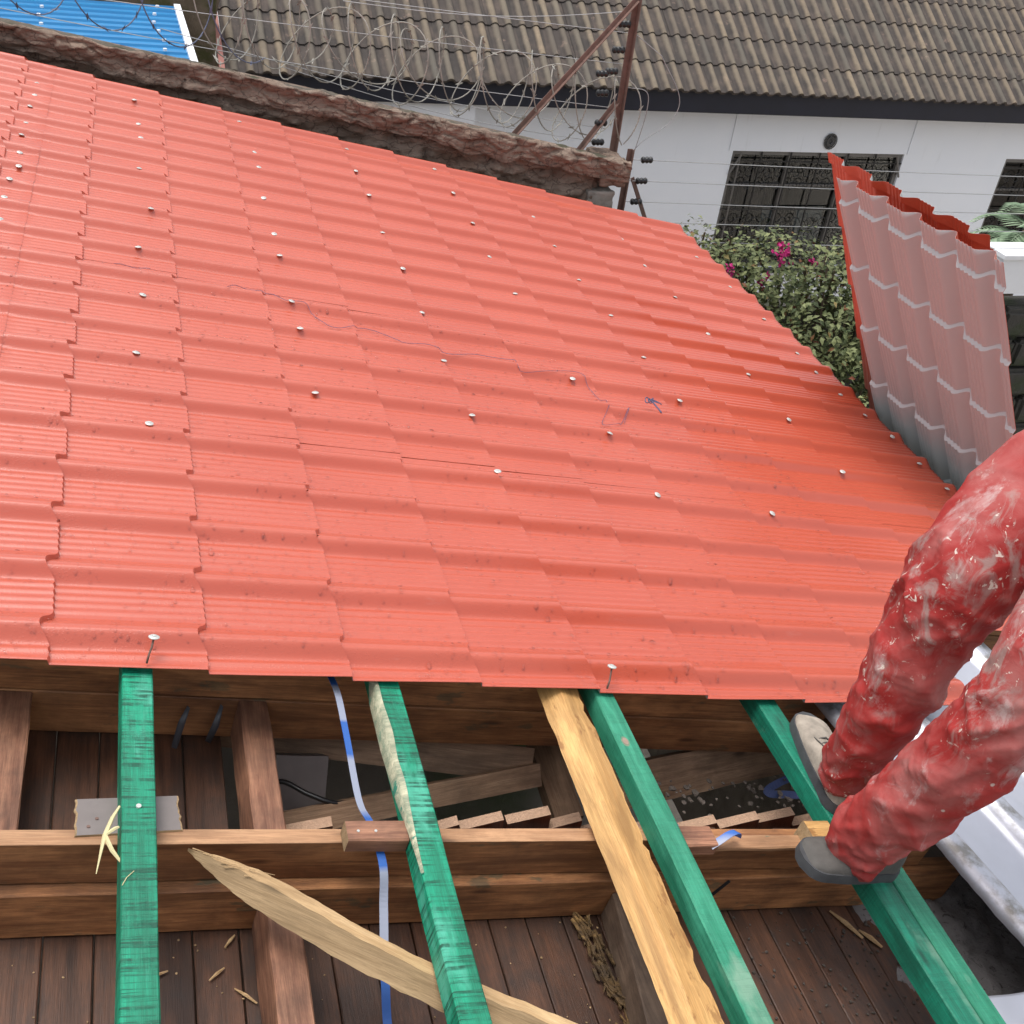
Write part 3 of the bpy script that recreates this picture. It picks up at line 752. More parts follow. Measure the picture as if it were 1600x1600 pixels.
# raffia tied round first batten
rf_ = MB()
rf_.tube([rw(0.126, -0.455, -0.008), rw(0.115, -0.48, -0.006), rw(0.105, -0.505, -0.02)], [0.002, 0.0035, 0.004], 5)
rf_.tube([rw(0.105, -0.505, -0.02), rw(0.101, -0.53, -0.03), rw(0.096, -0.562, -0.045)], [0.004, 0.0025, 0.0008], 5)
rf_.tube([rw(0.105, -0.505, -0.02), rw(0.118, -0.53, -0.028), rw(0.133, -0.553, -0.03)], [0.004, 0.0035, 0.002], 5)
rf_.tube([rw(0.105, -0.505, -0.02), rw(0.120, -0.498, -0.012), rw(0.126, -0.495, -0.012)], [0.003, 0.003, 0.002], 5)
rw_ = MB()
for a, b in ((-0.60, 0.03),):
    rw_.tube([rw(0.131, a - 0.012, -0.0098), rw(0.138, a + b * 0.1, -0.0096), rw(0.149, a + b * 0.5, -0.0098)], 0.0007, 4)
rfo = rf_.build('raffia_tie', M_STRAW, None, None, label='dry yellowish raffia strip tied round leftmost green batten', category='raffia')
rw_.build('raffia_wisp', M_STRAW, None, rfo)

# blue strapping bands
def band(name, P, width, twist, **props):
    pts = catmull(P, 10); V, F = [], []
    for i, p in enumerate(pts):
        t = np.array(pts[min(i+1, len(pts)-1)]) - np.array(pts[max(i-1, 0)]); t /= np.linalg.norm(t)
        a = twist(i / (len(pts) - 1)); side = np.cross(t, [0, 0, 1]); side /= max(np.linalg.norm(side), 1e-6); up = np.cross(side, t)
        d = side * math.cos(a) + up * math.sin(a)
        V += [tuple(p + d * width / 2), tuple(p - d * width / 2)]
    F = [(2*i, 2*i+1, 2*i+3, 2*i+2) for i in range(len(pts) - 1)]
    me = mesh(name, V, F, props.pop('mat', M_STRAP))
    o = obj(name, me, RF, None, **props)
    m = o.modifiers.new('t', 'SOLIDIFY'); m.thickness = 0.0012
    return o
band('strapping_band', [(0.555, -0.03, -0.060), (0.556, -0.13, -0.035), (0.558, -0.25, -0.040), (0.560, -0.40, -0.050), (0.578, -0.45, -0.061), (0.590, -0.53, -0.075), (0.597, -0.58, -0.13), (0.600, -0.68, -0.20), (0.61, -0.77, -0.26), (0.625, -0.95, -0.262)], 0.0155, lambda k: 0.35 * math.sin(k * 6),
     label='long blue and grey plastic strapping band hanging down beside second green batten', category='strap')
band('strapping_band', [(1.205, -0.02, -0.07), (1.222, -0.16, -0.045), (1.232, -0.26, -0.05), (1.242, -0.37, -0.06), (1.262, -0.46, -0.075), (1.28, -0.47, -0.09)], 0.012, lambda k: 0.9 + 0.5 * math.sin(k * 5),
     label='narrow blue strapping band along right side of pale green batten', category='strap')
band('strapping_band', [(1.285, -0.525, -0.040), (1.305, -0.520, -0.030), (1.33, -0.512, -0.018), (1.350, -0.508, -0.017), (1.36, -0.505, -0.035)], 0.017, lambda k: 0.5 * k,
     label='short curled end of blue strapping band lying on the rafter', category='strap')
band('strapping_band', [(2.02, -0.05, -0.30), (1.88, -0.08, -0.315), (1.80, -0.118, -0.325), (1.88, -0.13, -0.32), (2.0, -0.152, -0.31), (2.06, -0.16, -0.31)], 0.02, lambda k: 0.6 * math.sin(k * 9), mat=simple('dusty_blue_band', (0.06, 0.09, 0.22), 0.6, 0.4, 30),
     label='dusty blue strapping band folded in a V in the dark roof void', category='strap')
band2 = [((0.285, -0.03, -0.18), (0.275, -0.045, -0.215), (0.27, -0.055, -0.27), (0.272, -0.05, -0.31)), ((0.352, -0.032, -0.17), (0.345, -0.05, -0.21), (0.336, -0.056, -0.255))]
for P, lb in zip(band2, ('dark grey torn plastic strip hanging from joist, nearest the leftmost green batten', 'dark grey torn plastic strip hanging from joist, nearest the brown noggin')):
    V = []
    for i, p in enumerate(P):
        wd_ = (0.006, 0.014, 0.012, 0.004)[i]
        V += [(p[0] - wd_ / 2, p[1], p[2]), (p[0] + wd_ / 2, p[1] - 0.004, p[2] - 0.004)]
    me = mesh('plastic_strip', V, [(2*i, 2*i+1, 2*i+3, 2*i+2) for i in range(len(P) - 1)], simple('dark_grey_plastic', (0.06, 0.062, 0.07), 0.4), smooth=True)
    o = obj('plastic_strip', me, RF, None, label=lb, category='plastic strip'); m = o.modifiers.new('t', 'SOLIDIFY'); m.thickness = 0.001

# ------------------------------------------------------------------ ceiling boards, panelling, loose timbers in the void
ceil = bpy.data.objects.new('ceiling', None); link(ceil, Matrix.Translation(rw(0.6, -0.6, -0.29)), None, kind='structure')
k = 0
s = -1.382
while s < 2.75:
    w_ = 0.0835
    far = rnd.uniform(-0.30, -0.27) if s > 0.33 else 0.6
    if s > 0.33:
        timber('ceiling_board', 'v', (s + 0.0015, s + w_ - 0.0015), (-2.5, far), (-0.300, -0.2795 + rnd.uniform(-.0012, .0005)), M_CEIL, ceil, jit=0.0006, bev=0.002, seg=8)
    else:
        timber('ceiling_board', 'v', (s + 0.0015, s + w_ - 0.0015), (-2.5, 1.6), (-0.300, -0.2795 + rnd.uniform(-.0012, .0005)), M_CEIL, ceil, jit=0.0006, bev=0.002, seg=10)
    s += w_
pan = bpy.data.objects.new('partition_wall', None); link(pan, Matrix.Translation(rw(1.0, -0.25, -0.6)), None, kind='structure')
ptop = [(0.425, 0.589, -0.30), (0.592, 0.70, -0.318), (0.703, 0.812, -0.31), (0.815, 0.872, -0.291), (0.876, 0.978, -0.286), (0.982, 1.088, -0.266), (1.092, 1.175, -0.285), (1.18, 1.28, -0.30), (1.285, 1.36, -0.31), (1.365, 1.438, -0.300), (1.442, 1.545, -0.287), (1.55, 1.66, -0.272), (1.664, 1.77, -0.262), (1.775, 1.875, -0.272), (1.88, 2.0, -0.265)]
for a, b, t in ptop:
    vf = -0.255 + rnd.uniform(-.006, .004)
    c = rw((a + b) / 2, vf, t)
    wd_ = (b - a) * CT; L = 1.5
    V = [(x, y, z) for z in (-L, 0) for x, y in ((-wd_/2 + .001, -0.013), (wd_/2 - .001, -0.013), (wd_/2 - .001, 0.013), (-wd_/2 + .001, 0.013))]
    tl = rnd.uniform(0.005, 0.016)
    V[5] = (V[5][0], V[5][1], tl); V[6] = (V[6][0], V[6][1], tl)
    V2 = [(-v_[2], v_[1], v_[0]) for v_ in V]
    F = [(0,1,2,3),(4,7,6,5),(0,4,5,1),(1,5,6,2),(2,6,7,3),(3,7,4,0)]
    me = mesh('panel_board', V2, F, [M_PANEL, M_ENDG], mi=[0, 1, 0, 0, 0, 0])
    Mr = Matrix(((0, 0, 1, 0), (0, 1, 0, 0), (-1, 0, 0, 0), (0, 0, 0, 1))); Mr.translation = c
    obj('panel_board', me, Mr, pan)

def plank_between(name, a, b, w_, t_, mat, label, cat, yaw=None):
    a, b = rw(*a), rw(*b); ax = (b - a); L = ax.length; ax.normalize()
    up = Vector((0, -0.75, 0.66)); ay = up.cross(ax).normalized(); az = ax.cross(ay)
    m = MB()
    n = 10
    for i in range(n + 1):
        x = L * i / n; j = 0.003 * noise.noise(Vector((x * 9, L, 1)))
        m.v += [(x, -w_/2 + j, -t_/2), (x, w_/2 + j * 1.4, -t_/2), (x, w_/2 + j * 1.4, t_/2), (x, -w_/2 + j, t_/2)]
    for i in range(n):
        for q in range(4): m.f.append((i*4+q, (i+1)*4+q, (i+1)*4+(q+1) % 4, i*4+(q+1) % 4)); m.mi.append(0)
    m.f += [(0, 1, 2, 3), (n*4+3, n*4+2, n*4+1, n*4)]; m.mi += [1, 1]
    Mx = Matrix(((ax.x, ay.x, az.x, a.x), (ax.y, ay.y, az.y, a.y), (ax.z, ay.z, az.z, a.z), (0, 0, 0, 1)))
    return m.build(name, [mat, M_ENDG], Mx, None, label=label, category=cat)
plank_between('loose_plank', (0.20, 0.115, -0.36), (1.14, -0.025, -0.34), 0.085, 0.03, M_OFFCUT, 'long brown plank slanting through dark void behind the second green batten', 'plank')
plank_between('loose_plank', (0.46, -0.205, -0.36), (1.15, -0.055, -0.34), 0.055, 0.03, M_OFFCUT, 'dusty plank just behind the row of panel board ends', 'plank')
plank_between('stub_post', (1.235, 0.12, -0.40), (1.235, -0.14, -0.42), 0.075, 0.05, M_OFFCUT, 'short rough stub of post left of the yellow timber in the void', 'post')
plank_between('stub_post', (1.33, 0.10, -0.38), (1.30, -0.27, -0.36), 0.05, 0.05, M_DARKW, 'dark grey stub of post passing behind the yellow timber', 'post')
plank_between('loose_plank', (1.36, -0.085, -0.35), (2.10, 0.09, -0.35), 0.11, 0.04, M_OFFCUT, 'wide dirty plank with grit on it in the void right of pale green batten', 'plank')
plank_between('grey_block', (0.50, -0.06, -0.40), (0.62, -0.06, -0.40), 0.16, 0.06, M_GREYP, 'flat grey block in the dark void right of the brown noggin', 'block')
cb = MB(); cb.tube([tuple(rw(*p)) for p in catmull([(0.45, -0.13, -0.36), (0.50, -0.10, -0.33), (0.56, -0.14, -0.325), (0.62, -0.16, -0.33), (0.70, -0.12, -0.36)], 8)], 0.006, 7)
cb.build('black_cable', M_BLACK, None, None, smooth=True, label='black electric cable in void right of the brown noggin', category='cable')
# rubble caught in the void and on the ceiling
def rock_bits(n, region, size, mat, name, mats=None):
    m = MB(); ico = [(0,0,1),(.89,0,.45),(.28,.85,.45),(-.72,.53,.45),(-.72,-.53,.45),(.28,-.85,.45),(.72,.53,-.45),(-.28,.85,-.45),(-.89,0,-.45),(-.28,-.85,-.45),(.72,-.53,-.45),(0,0,-1)]
    fi = [(0,1,2),(0,2,3),(0,3,4),(0,4,5),(0,5,1),(1,6,2),(2,7,3),(3,8,4),(4,9,5),(5,10,1),(6,7,2),(7,8,3),(8,9,4),(9,10,5),(10,6,1),(11,7,6),(11,8,7),(11,9,8),(11,10,9),(11,6,10)]
    for q in range(n):
        s_, v_, n_ = region(); r = size() 
        if v_ is None: continue
        sc = (rnd.uniform(.7, 1.3), rnd.uniform(.7, 1.3), rnd.uniform(.4, .8)); a = rnd.uniform(0, 6.28)
        vv = []
        for x, y, z in ico:
            k = r * rnd.uniform(.75, 1.2); X, Y, Z = x * sc[0] * k, y * sc[1] * k, z * sc[2] * k
            vv.append(rw(s_ + X * math.cos(a) - Y * math.sin(a), v_ + X * math.sin(a) + Y * math.cos(a), n_ + Z + r * 0.3))
        m.add(vv, fi)
    return m
def reg_dirt():
    s_ = 1.35 + 0.95 * rnd.random() ** 0.7; v_ = rnd.uniform(-1.1, -0.52)
    return s_, v_, -0.278
rock_bits(900, reg_dirt, lambda: rnd.choice((.0015, .002, .003, .004)), M_DIRT, 'r').build('dirt_crumbs', M_DIRT, None, None, kind='stuff')
rock_bits(260, lambda: (rnd.uniform(-0.3, 1.3), rnd.uniform(-1.1, -0.52), -0.279), lambda: rnd.choice((.0015, .002, .0025)), M_SPLIT, 's').build('sawdust_chips', M_SPLIT2, None, None, kind='stuff')
rock_bits(60, lambda: (rnd.uniform(1.42, 1.95), rnd.gauss(-0.13, 0.03), -0.325 + rnd.uniform(-.01, .02)), lambda: rnd.choice((.004, .005, .007, .010)), M_DIRT, 'v').build('void_rubble', M_DARKSTONE, None, None, kind='stuff')
# cracked mortar spill as an uneven sheet
V, F = [], []; nx, ny = 60, 60
for i in range(nx + 1):
    for j in range(ny + 1):
        s_ = 1.70 + 1.0 * i / nx; v_ = -1.2 + 0.75 * j / ny
        h = noise.fractal(Vector((s_ * 7, v_ * 7, 1)), 0.8, 2.2, 5) * 0.5 + (s_ - 1.84) * 2.6
        wz_ = 0.03 * noise.noise(Vector((s_ * 20, v_ * 20, 5))); cr = noise.voronoi(Vector(((s_ + wz_) * 9, (v_ - wz_) * 9, 0)))[0]; crack = min(1, (cr[1] - cr[0]) * 6)
        hh = max(-0.012, min(0.035, h * 0.06)) * (0.5 + 0.5 * crack) + 0.004 * noise.noise(Vector((s_ * 40, v_ * 40, 3)))
        V.append((s_, v_, -0.283 + hh))
for i in range(nx):
    for j in range(ny):
        a = i * (ny + 1) + j; F.append((a, a + ny + 1, a + ny + 2, a + 1))
obj('mortar_spill', mesh('mortar_spill', V, F, M_MORTAR, smooth=True), RF, None, kind='stuff')
# rotten timber pieces and loose chips on the boards
rt = MB()
for q in range(90):
    k = rnd.random(); v_ = -0.515 - 0.25 * k; s_ = 1.080 + 0.030 * noise.noise(Vector((k * 4, 1, 1))) + rnd.gauss(0, .010) + .02 * k
    d = Vector((rnd.gauss(0, .35), -1, rnd.gauss(0, .25))).normalized() * rnd.uniform(.008, .03); c0 = Vector((s_, v_, -0.276 + rnd.uniform(0, .012)))
    sdv = d.cross(Vector((0, 0, 1))).normalized() * rnd.uniform(.002, .006); hv = Vector((0, 0, rnd.uniform(.002, .005)))
    P8 = [c0 - d - sdv * .4, c0 - d * .9 + sdv, c0 + d - sdv * .5, c0 + d * .8 + sdv * .6]
    rt.add([rw(*(p_)) for p_ in P8] + [rw(*(p_ + hv)) for p_ in P8], [(0, 1, 3, 2), (4, 6, 7, 5), (0, 4, 5, 1), (1, 5, 7, 3), (3, 7, 6, 2), (2, 6, 4, 0)])
rt.build('rotten_wood', wood('rotten_ochre_wood', (0.08, 0.045, 0.02), (0.36, 0.22, 0.08), grime=0.8), None, None, kind='stuff')
for (s_, v_), a, L, lb in (((0.352, -0.535), 0.9, .016, 'tiny wood chip on the ceiling boards below the splintered tip'), ((0.325, -0.60), 0.7, .018, 'pale wood chip on boards left of the brown noggin'), ((0.372, -0.645), -0.7, .024, 'greenish wood sliver on boards left of the brown noggin'), ((0.222, -0.597), 0.4, .022, 'thin wood shaving touching right side of leftmost green batten'), ((1.755, -0.56), -1.0, .045, 'tan stick of wood on the dirt by the trodden batten'), ((1.80, -0.60), -0.9, .03, 'short pale stick lying in the dirt by the trodden batten')):
    m = MB(); r = 0.003 if L < .03 else 0.006
    d = Vector((math.cos(a), math.sin(a), 0)) * L
    m.tube([rw(s_ - d.x, v_ - d.y, -0.274), rw(s_, v_, -0.272), rw(s_ + d.x, v_ + d.y, -0.274)], [r * .4, r, r * .5], 5)
    m.build('wood_chip', M_SPLIT, None, None, label=lb, category='wood chip')

# ------------------------------------------------------------------ old aluminium sheets on the right
def rib(x):
    x = x % 0.26
    if x < 0.035: return 0.034 * (0.5 - 0.5 * math.cos(math.pi * x / 0.035))
    if x < 0.065: return 0.034
    if x < 0.10: return 0.034 * (0.5 + 0.5 * math.cos(math.pi * (x - 0.065) / 0.035))
    return 0.002 * math.sin((x - 0.10) * 40)
def old_sheet(p0, ang, wid, ln, n0, phase, label, group=None, dent=0.005, nx=90, ny=80):
    V, F = [], []; c, s_ = math.cos(ang), math.sin(ang)
    for j in range(ny + 1):
        for i in range(nx + 1):
            x = wid * i / nx; y = ln * j / ny
            z = n0 + rib(x + phase) + dent * (noise.noise(Vector((x * 5, y * 4, n0 * 9))) + 0.6 * noise.noise(Vector((x * 14, y * 11, n0))))
            if i == 0: x += 0.012 * noise.noise(Vector((y * 7, 2, 2))) + 0.005 * noise.noise(Vector((y * 30, 2, 2)))
            V.append((p0[0] + x * c - y * s_, p0[1] + x * s_ + y * c, z))
    for j in range(ny):
        for i in range(nx):
            a = j * (nx + 1) + i; F.append((a, a + 1, a + nx + 2, a + nx + 1))
    o = obj('metal_sheet', mesh('metal_sheet', V, F, M_SILVER, smooth=True), RF, None, label=label, category='metal sheet', group=group)
    m = o.modifiers.new('t', 'SOLIDIFY'); m.thickness = 0.001
old_sheet((2.005, -0.98), R(9.5), 0.92, 1.75, -0.072, -0.25, 'large dull silver ribbed metal sheet under and behind the worker')
old_sheet((1.812, -1.40), R(2), 0.8, 0.535, -0.095, 0.12, 'small corner of pale metal sheet at the bottom right')

# ------------------------------------------------------------------ worker in red overalls
def tube_arr(m, P, n=24, k=5, sq=1.0):
    pts = catmull(P, k); m.tube([p[:3] for p in pts], [float(p[3]) for p in pts], n)
def remesh(m, vox, name):
    me = mesh('tmp', m.v, m.f, M_CLOTH); o = bpy.data.objects.new('tmp', me); COL.objects.link(o)
    r = o.modifiers.new('r', 'REMESH'); r.mode = 'VOXEL'; r.voxel_size = vox
    s_ = o.modifiers.new('s', 'SMOOTH'); s_.factor = 0.5; s_.iterations = 3
    dg = bpy.context.evaluated_depsgraph_get(); dg.update()
    out = bpy.data.meshes.new_from_object(o.evaluated_get(dg))
    bpy.data.objects.remove(o); out.name = name
    return out
LEG1 = [(1.622, -0.415, -0.310, .044), (1.618, -0.425, -0.255, .058), (1.616, -0.440, -0.15, .070), (1.630, -0.444, -0.01, .083), (1.652, -0.434, 0.15, .091), (1.686, -0.434, 0.275, .107), (1.752, -0.412, 0.36, .113), (1.83, -0.385, 0.425, .116), (1.95, -0.40, 0.53, .13)]
LEG2 = [(1.555, -0.603, -0.335, .050), (1.545, -0.600, -0.270, .066), (1.562, -0.622, -0.17, .073), (1.592, -0.662, -0.03, .080), (1.626, -0.700, 0.125, .084), (1.656, -0.718, 0.245, .092), (1.70, -0.70, 0.34, .106), (1.80, -0.64, 0.43, .118), (1.95, -0.55, 0.53, .128)]
TORSO = [(1.96, -0.475, 0.46, .13), (1.985, -0.475, 0.60, .155), (2.01, -0.475, 0.78, .15), (2.02, -0.475, 0.95, .16), (2.00, -0.475, 1.04, .10)]
ARM_R = [(2.0, -0.30, 0.99, .075), (2.08, -0.20, 0.86, .062), (2.17, -0.15, 0.72, .055), (2.25, -0.20, 0.62, .045), (2.31, -0.26, 0.55, .042)]
ARM_L = [(2.0, -0.66, 0.99, .075), (2.07, -0.77, 0.86, .062), (2.10, -0.84, 0.73, .055), (2.02, -0.83, 0.60, .045), (1.95, -0.79, 0.52, .042)]
man = thing('person', rw(1.66, -0.45, -0.012), 'person in paint-spattered red overalls half crouching on the right-hand green batten', 'person')
# body: one continuous surface under the clothes
bm_ = MB()
def thin(P, d): return [(x, y, z, max(0.02, r - d)) for x, y, z, r in P]
tube_arr(bm_, thin(LEG1, .028), 16); tube_arr(bm_, thin(LEG2, .028), 16); tube_arr(bm_, thin(TORSO, .022), 20)
bm_.tube([(2.0, -0.30, .98), (2.0, -0.475, 1.0), (2.0, -0.65, .98)], [.055, .075, .055], 16)
hands = []
for A, sg in ((ARM_R, 1), (ARM_L, -1)):
    tube_arr(bm_, [(x, y, z, r * .72) for x, y, z, r in A], 14)
    a, b = Vector(A[-2][:3]), Vector(A[-1][:3]); d = (b - a).normalized(); side = d.cross(Vector((0, 0, 1))).normalized(); pn = side.cross(d)
    wr = b
    bm_.tube([wr - d * .02, wr + d * .03, wr + d * .07, wr + d * .09], [.024, .030, .036, .028], 12)
    for q, (off, L) in enumerate(((-.026, .062), (-.009, .072), (.009, .068), (.026, .054))):
        p0 = wr + d * .075 + side * off; p1 = p0 + d * L * .45 - pn * .008; p2 = p1 + d * L * .3 - pn * .018; p3 = p2 + d * L * .15 - pn * .020
        bm_.tube([p0, p1, p2, p3], [.0105, .0095, .0088, .006], 8)
    p0 = wr + d * .025 + side * .024 * sg; p1 = p0 + d * .03 + side * .024 * sg; p2 = p1 + d * .032 + side * .006 * sg - pn * .01
    bm_.tube([p0, p1, p2], [.014, .0115, .008], 8)
# neck and head, facing the roof (towards -X)
hc = Vector((1.955, -0.475, 1.255))
bm_.tube([(2.0, -0.475, 1.02), (1.985, -0.475, 1.10), (1.97, -0.475, 1.17)], [.07, .055, .052], 16)
for c_, r3 in (((0, 0, .03), (.098, .078, .095)), ((-.02, 0, -.045), (.075, .062, .075)), ((-.055, 0, -.085), (.035, .035, .026)), ((-.098, 0, -.015), (.018, .013, .026)), ((-.075, 0, .02), (.022, .055, .014)), ((-.083, 0, -.058), (.016, .028, .010)), ((.005, .078, -.012), (.02, .009, .032)), ((.005, -.078, -.012), (.02, .009, .032))):
    bmx = bmesh.new(); bmesh.ops.create_icosphere(bmx, subdivisions=3, radius=1)
    bm_.add([hc + Vector((v.co.x * r3[0] + c_[0], v.co.y * r3[1] + c_[1], v.co.z * r3[2] + c_[2])) for v in bmx.verts], [tuple(v.index for v in f.verts) for f in bmx.faces]); bmx.free()
bme = remesh(bm_, 0.0075, 'body'); bme.materials.clear(); bme.materials.append(M_SKIN)
bme.polygons.foreach_set('use_smooth', [True] * len(bme.polygons))
body = obj('body', bme, None, man)
hm = MB(); bmx = bmesh.new(); bmesh.ops.create_icosphere(bmx, subdivisions=4, radius=1)
idx = {}
for v in bmx.verts:
    if v.co.z > 0.05 or (v.co.x > 0.15 and v.co.z > -0.5):
        idx[v.index] = len(hm.v); hm.v.append(tuple(hc + Vector((v.co.x * .106 + .004, v.co.y * .086, v.co.z * .104 + .034))))
for f in bmx.faces:
    if all(v.index in idx for v in f.verts): hm.f.append(tuple(idx[v.index] for v in f.verts)); hm.mi.append(0)
bmx.free(); hm.build('hair', M_HAIR, None, man, smooth=True)
for sy in (-.03, .03):
    e = MB(); bmx = bmesh.new(); bmesh.ops.create_icosphere(bmx, subdivisions=2, radius=.012)
    e.add([hc + Vector((-.076, sy, -.003)) + v.co for v in bmx.verts], [tuple(v.index for v in f.verts) for f in bmx.faces]); bmx.free()
    e.build('eye', M_CHAIR, None, man, smooth=True)

cm_ = MB()
tube_arr(cm_, LEG1, 28); tube_arr(cm_, LEG2, 28); tube_arr(cm_, TORSO, 28); tube_arr(cm_, ARM_R[:-1] + [(2.29, -0.24, 0.575, .042)], 20); tube_arr(cm_, ARM_L[:-1] + [(1.965, -0.80, 0.54, .042)], 20)
cm_.tube([(2.0, -0.30, .985), (2.005, -0.475, 1.0), (2.0, -0.65, .985)], [.078, .10, .078], 20)
cm_.tube([(1.95, -0.40, 0.53), (1.97, -0.475, .53), (1.95, -0.55, 0.53)], [.135, .15, .135], 20)
cme = remesh(cm_, 0.0085, 'overalls')
# folds: pushed out along the normal, following each limb
co = np.array([v.co[:] for v in cme.vertices]); no = np.array([v.normal[:] for v in cme.vertices])
def limb_param(P):
    pts = np.array(catmull(P, 12)); d = np.linalg.norm(co[:, None, :] - pts[None, :, :3], axis=2); k = d.argmin(1)
    return k / (len(pts) - 1), d.min(1) / pts[k, 3], pts[k, :3], np.gradient(pts[:, :3], axis=0)[k]
disp = np.zeros(len(co))
for li, (P, seed) in enumerate(((LEG1, 1.0), (LEG2, 7.0), (TORSO, 13.0), (ARM_R, 19.0), (ARM_L, 23.0))):
    t, dd, c0, tg = limb_param(P); sel = np.where(dd < 1.35)[0]
    for i in sel:
        tt = tg[i] / max(1e-9, np.linalg.norm(tg[i])); rel = co[i] - c0[i]
        e1 = np.cross(tt, [0.35, -0.9, 0.2]); e1 /= np.linalg.norm(e1); e2 = np.cross(tt, e1)
        ang = math.atan2(rel @ e2, rel @ e1)
        L = t[i]
        ca, sa_ = math.cos(ang), math.sin(ang)
        # bunched, slanting folds: ridged waves warped by noise
        wv = noise.noise(Vector((ca * 1.1 + seed, sa_ * 1.1, L * 3.0)))
        w2 = noise.noise(Vector((ca * 1.6, sa_ * 1.6 + seed, L * 9.0)))
        fr = 6.5 if li < 2 else 4.0
        ph = L * fr * 3.1416 * 1.5 + 1.5 * math.sin(ang + seed) + 2.6 * wv
        rdg = (1 - abs(math.sin(ph))) ** 1.3
        ph2 = L * fr * 3.1416 * 2.9 - 1.9 * math.cos(ang + seed * 2) + 3.2 * w2
        rd2 = (1 - abs(math.sin(ph2))) ** 1.5
        pn_ = noise.noise(Vector((ca * .9 + seed, sa_ * .9, L * 4 + seed)))
        patch = max(0.0, min(1.0, 0.45 + 1.6 * pn_))
        env = 0.25 + 1.0 * math.exp(-((L - 0.56) / 0.10) ** 2) + 0.8 * math.exp(-((L - 0.20) / 0.13) ** 2) + 0.6 * math.exp(-((L - 0.38) / 0.07) ** 2)
        if li >= 2: env = 0.6
        d_ = (rdg - 0.35) * 0.019 * env * patch + (rd2 - 0.3) * 0.0065 * env * (1 - 0.6 * patch) + 0.012 * wv + 0.005 * pn_
        ph3 = L * 30.0 + 1.7 * math.sin(ang + seed * 1.7) + 2.2 * w2
        kn_ = math.exp(-((L - 0.50) / 0.09) ** 2) + 0.8 * math.exp(-((L - 0.14) / 0.09) ** 2) + 0.6 * math.exp(-((L - 0.36) / 0.05) ** 2)
        if li < 2: d_ += kn_ * (0.0115 * max(0.0, 1 - abs(math.sin(ph3)) * 1.15) ** 0.8 - 0.005) * max(0.0, min(1.0, 0.6 + 1.5 * noise.noise(Vector((ca * 1.2, sa_ * 1.2 + seed, L * 6)))))
        sm_ = abs(((ang - 0.9 * seed + math.pi) % (2 * math.pi)) - math.pi)
        d_ -= 0.0035 * math.exp(-(sm_ / 0.07) ** 2)
        if li < 2: d_ += 0.004 * (1 if L < 0.075 else 0) - 0.004 * math.exp(-((L - 0.085) / 0.008) ** 2)
        disp[i] = d_ if abs(d_) > abs(disp[i]) else disp[i]
co2 = co + no * disp[:, None]
cme.vertices.foreach_set('co', co2.astype(np.float32).ravel())
cme.polygons.foreach_set('use_smooth', [True] * len(cme.polygons)); cme.materials.clear(); cme.materials.append(M_CLOTH); cme.update()
ov = obj('overalls', cme, None, man)
sb = ov.modifiers.new('sub', 'SUBSURF'); sb.levels = 1; sb.render_levels = 1

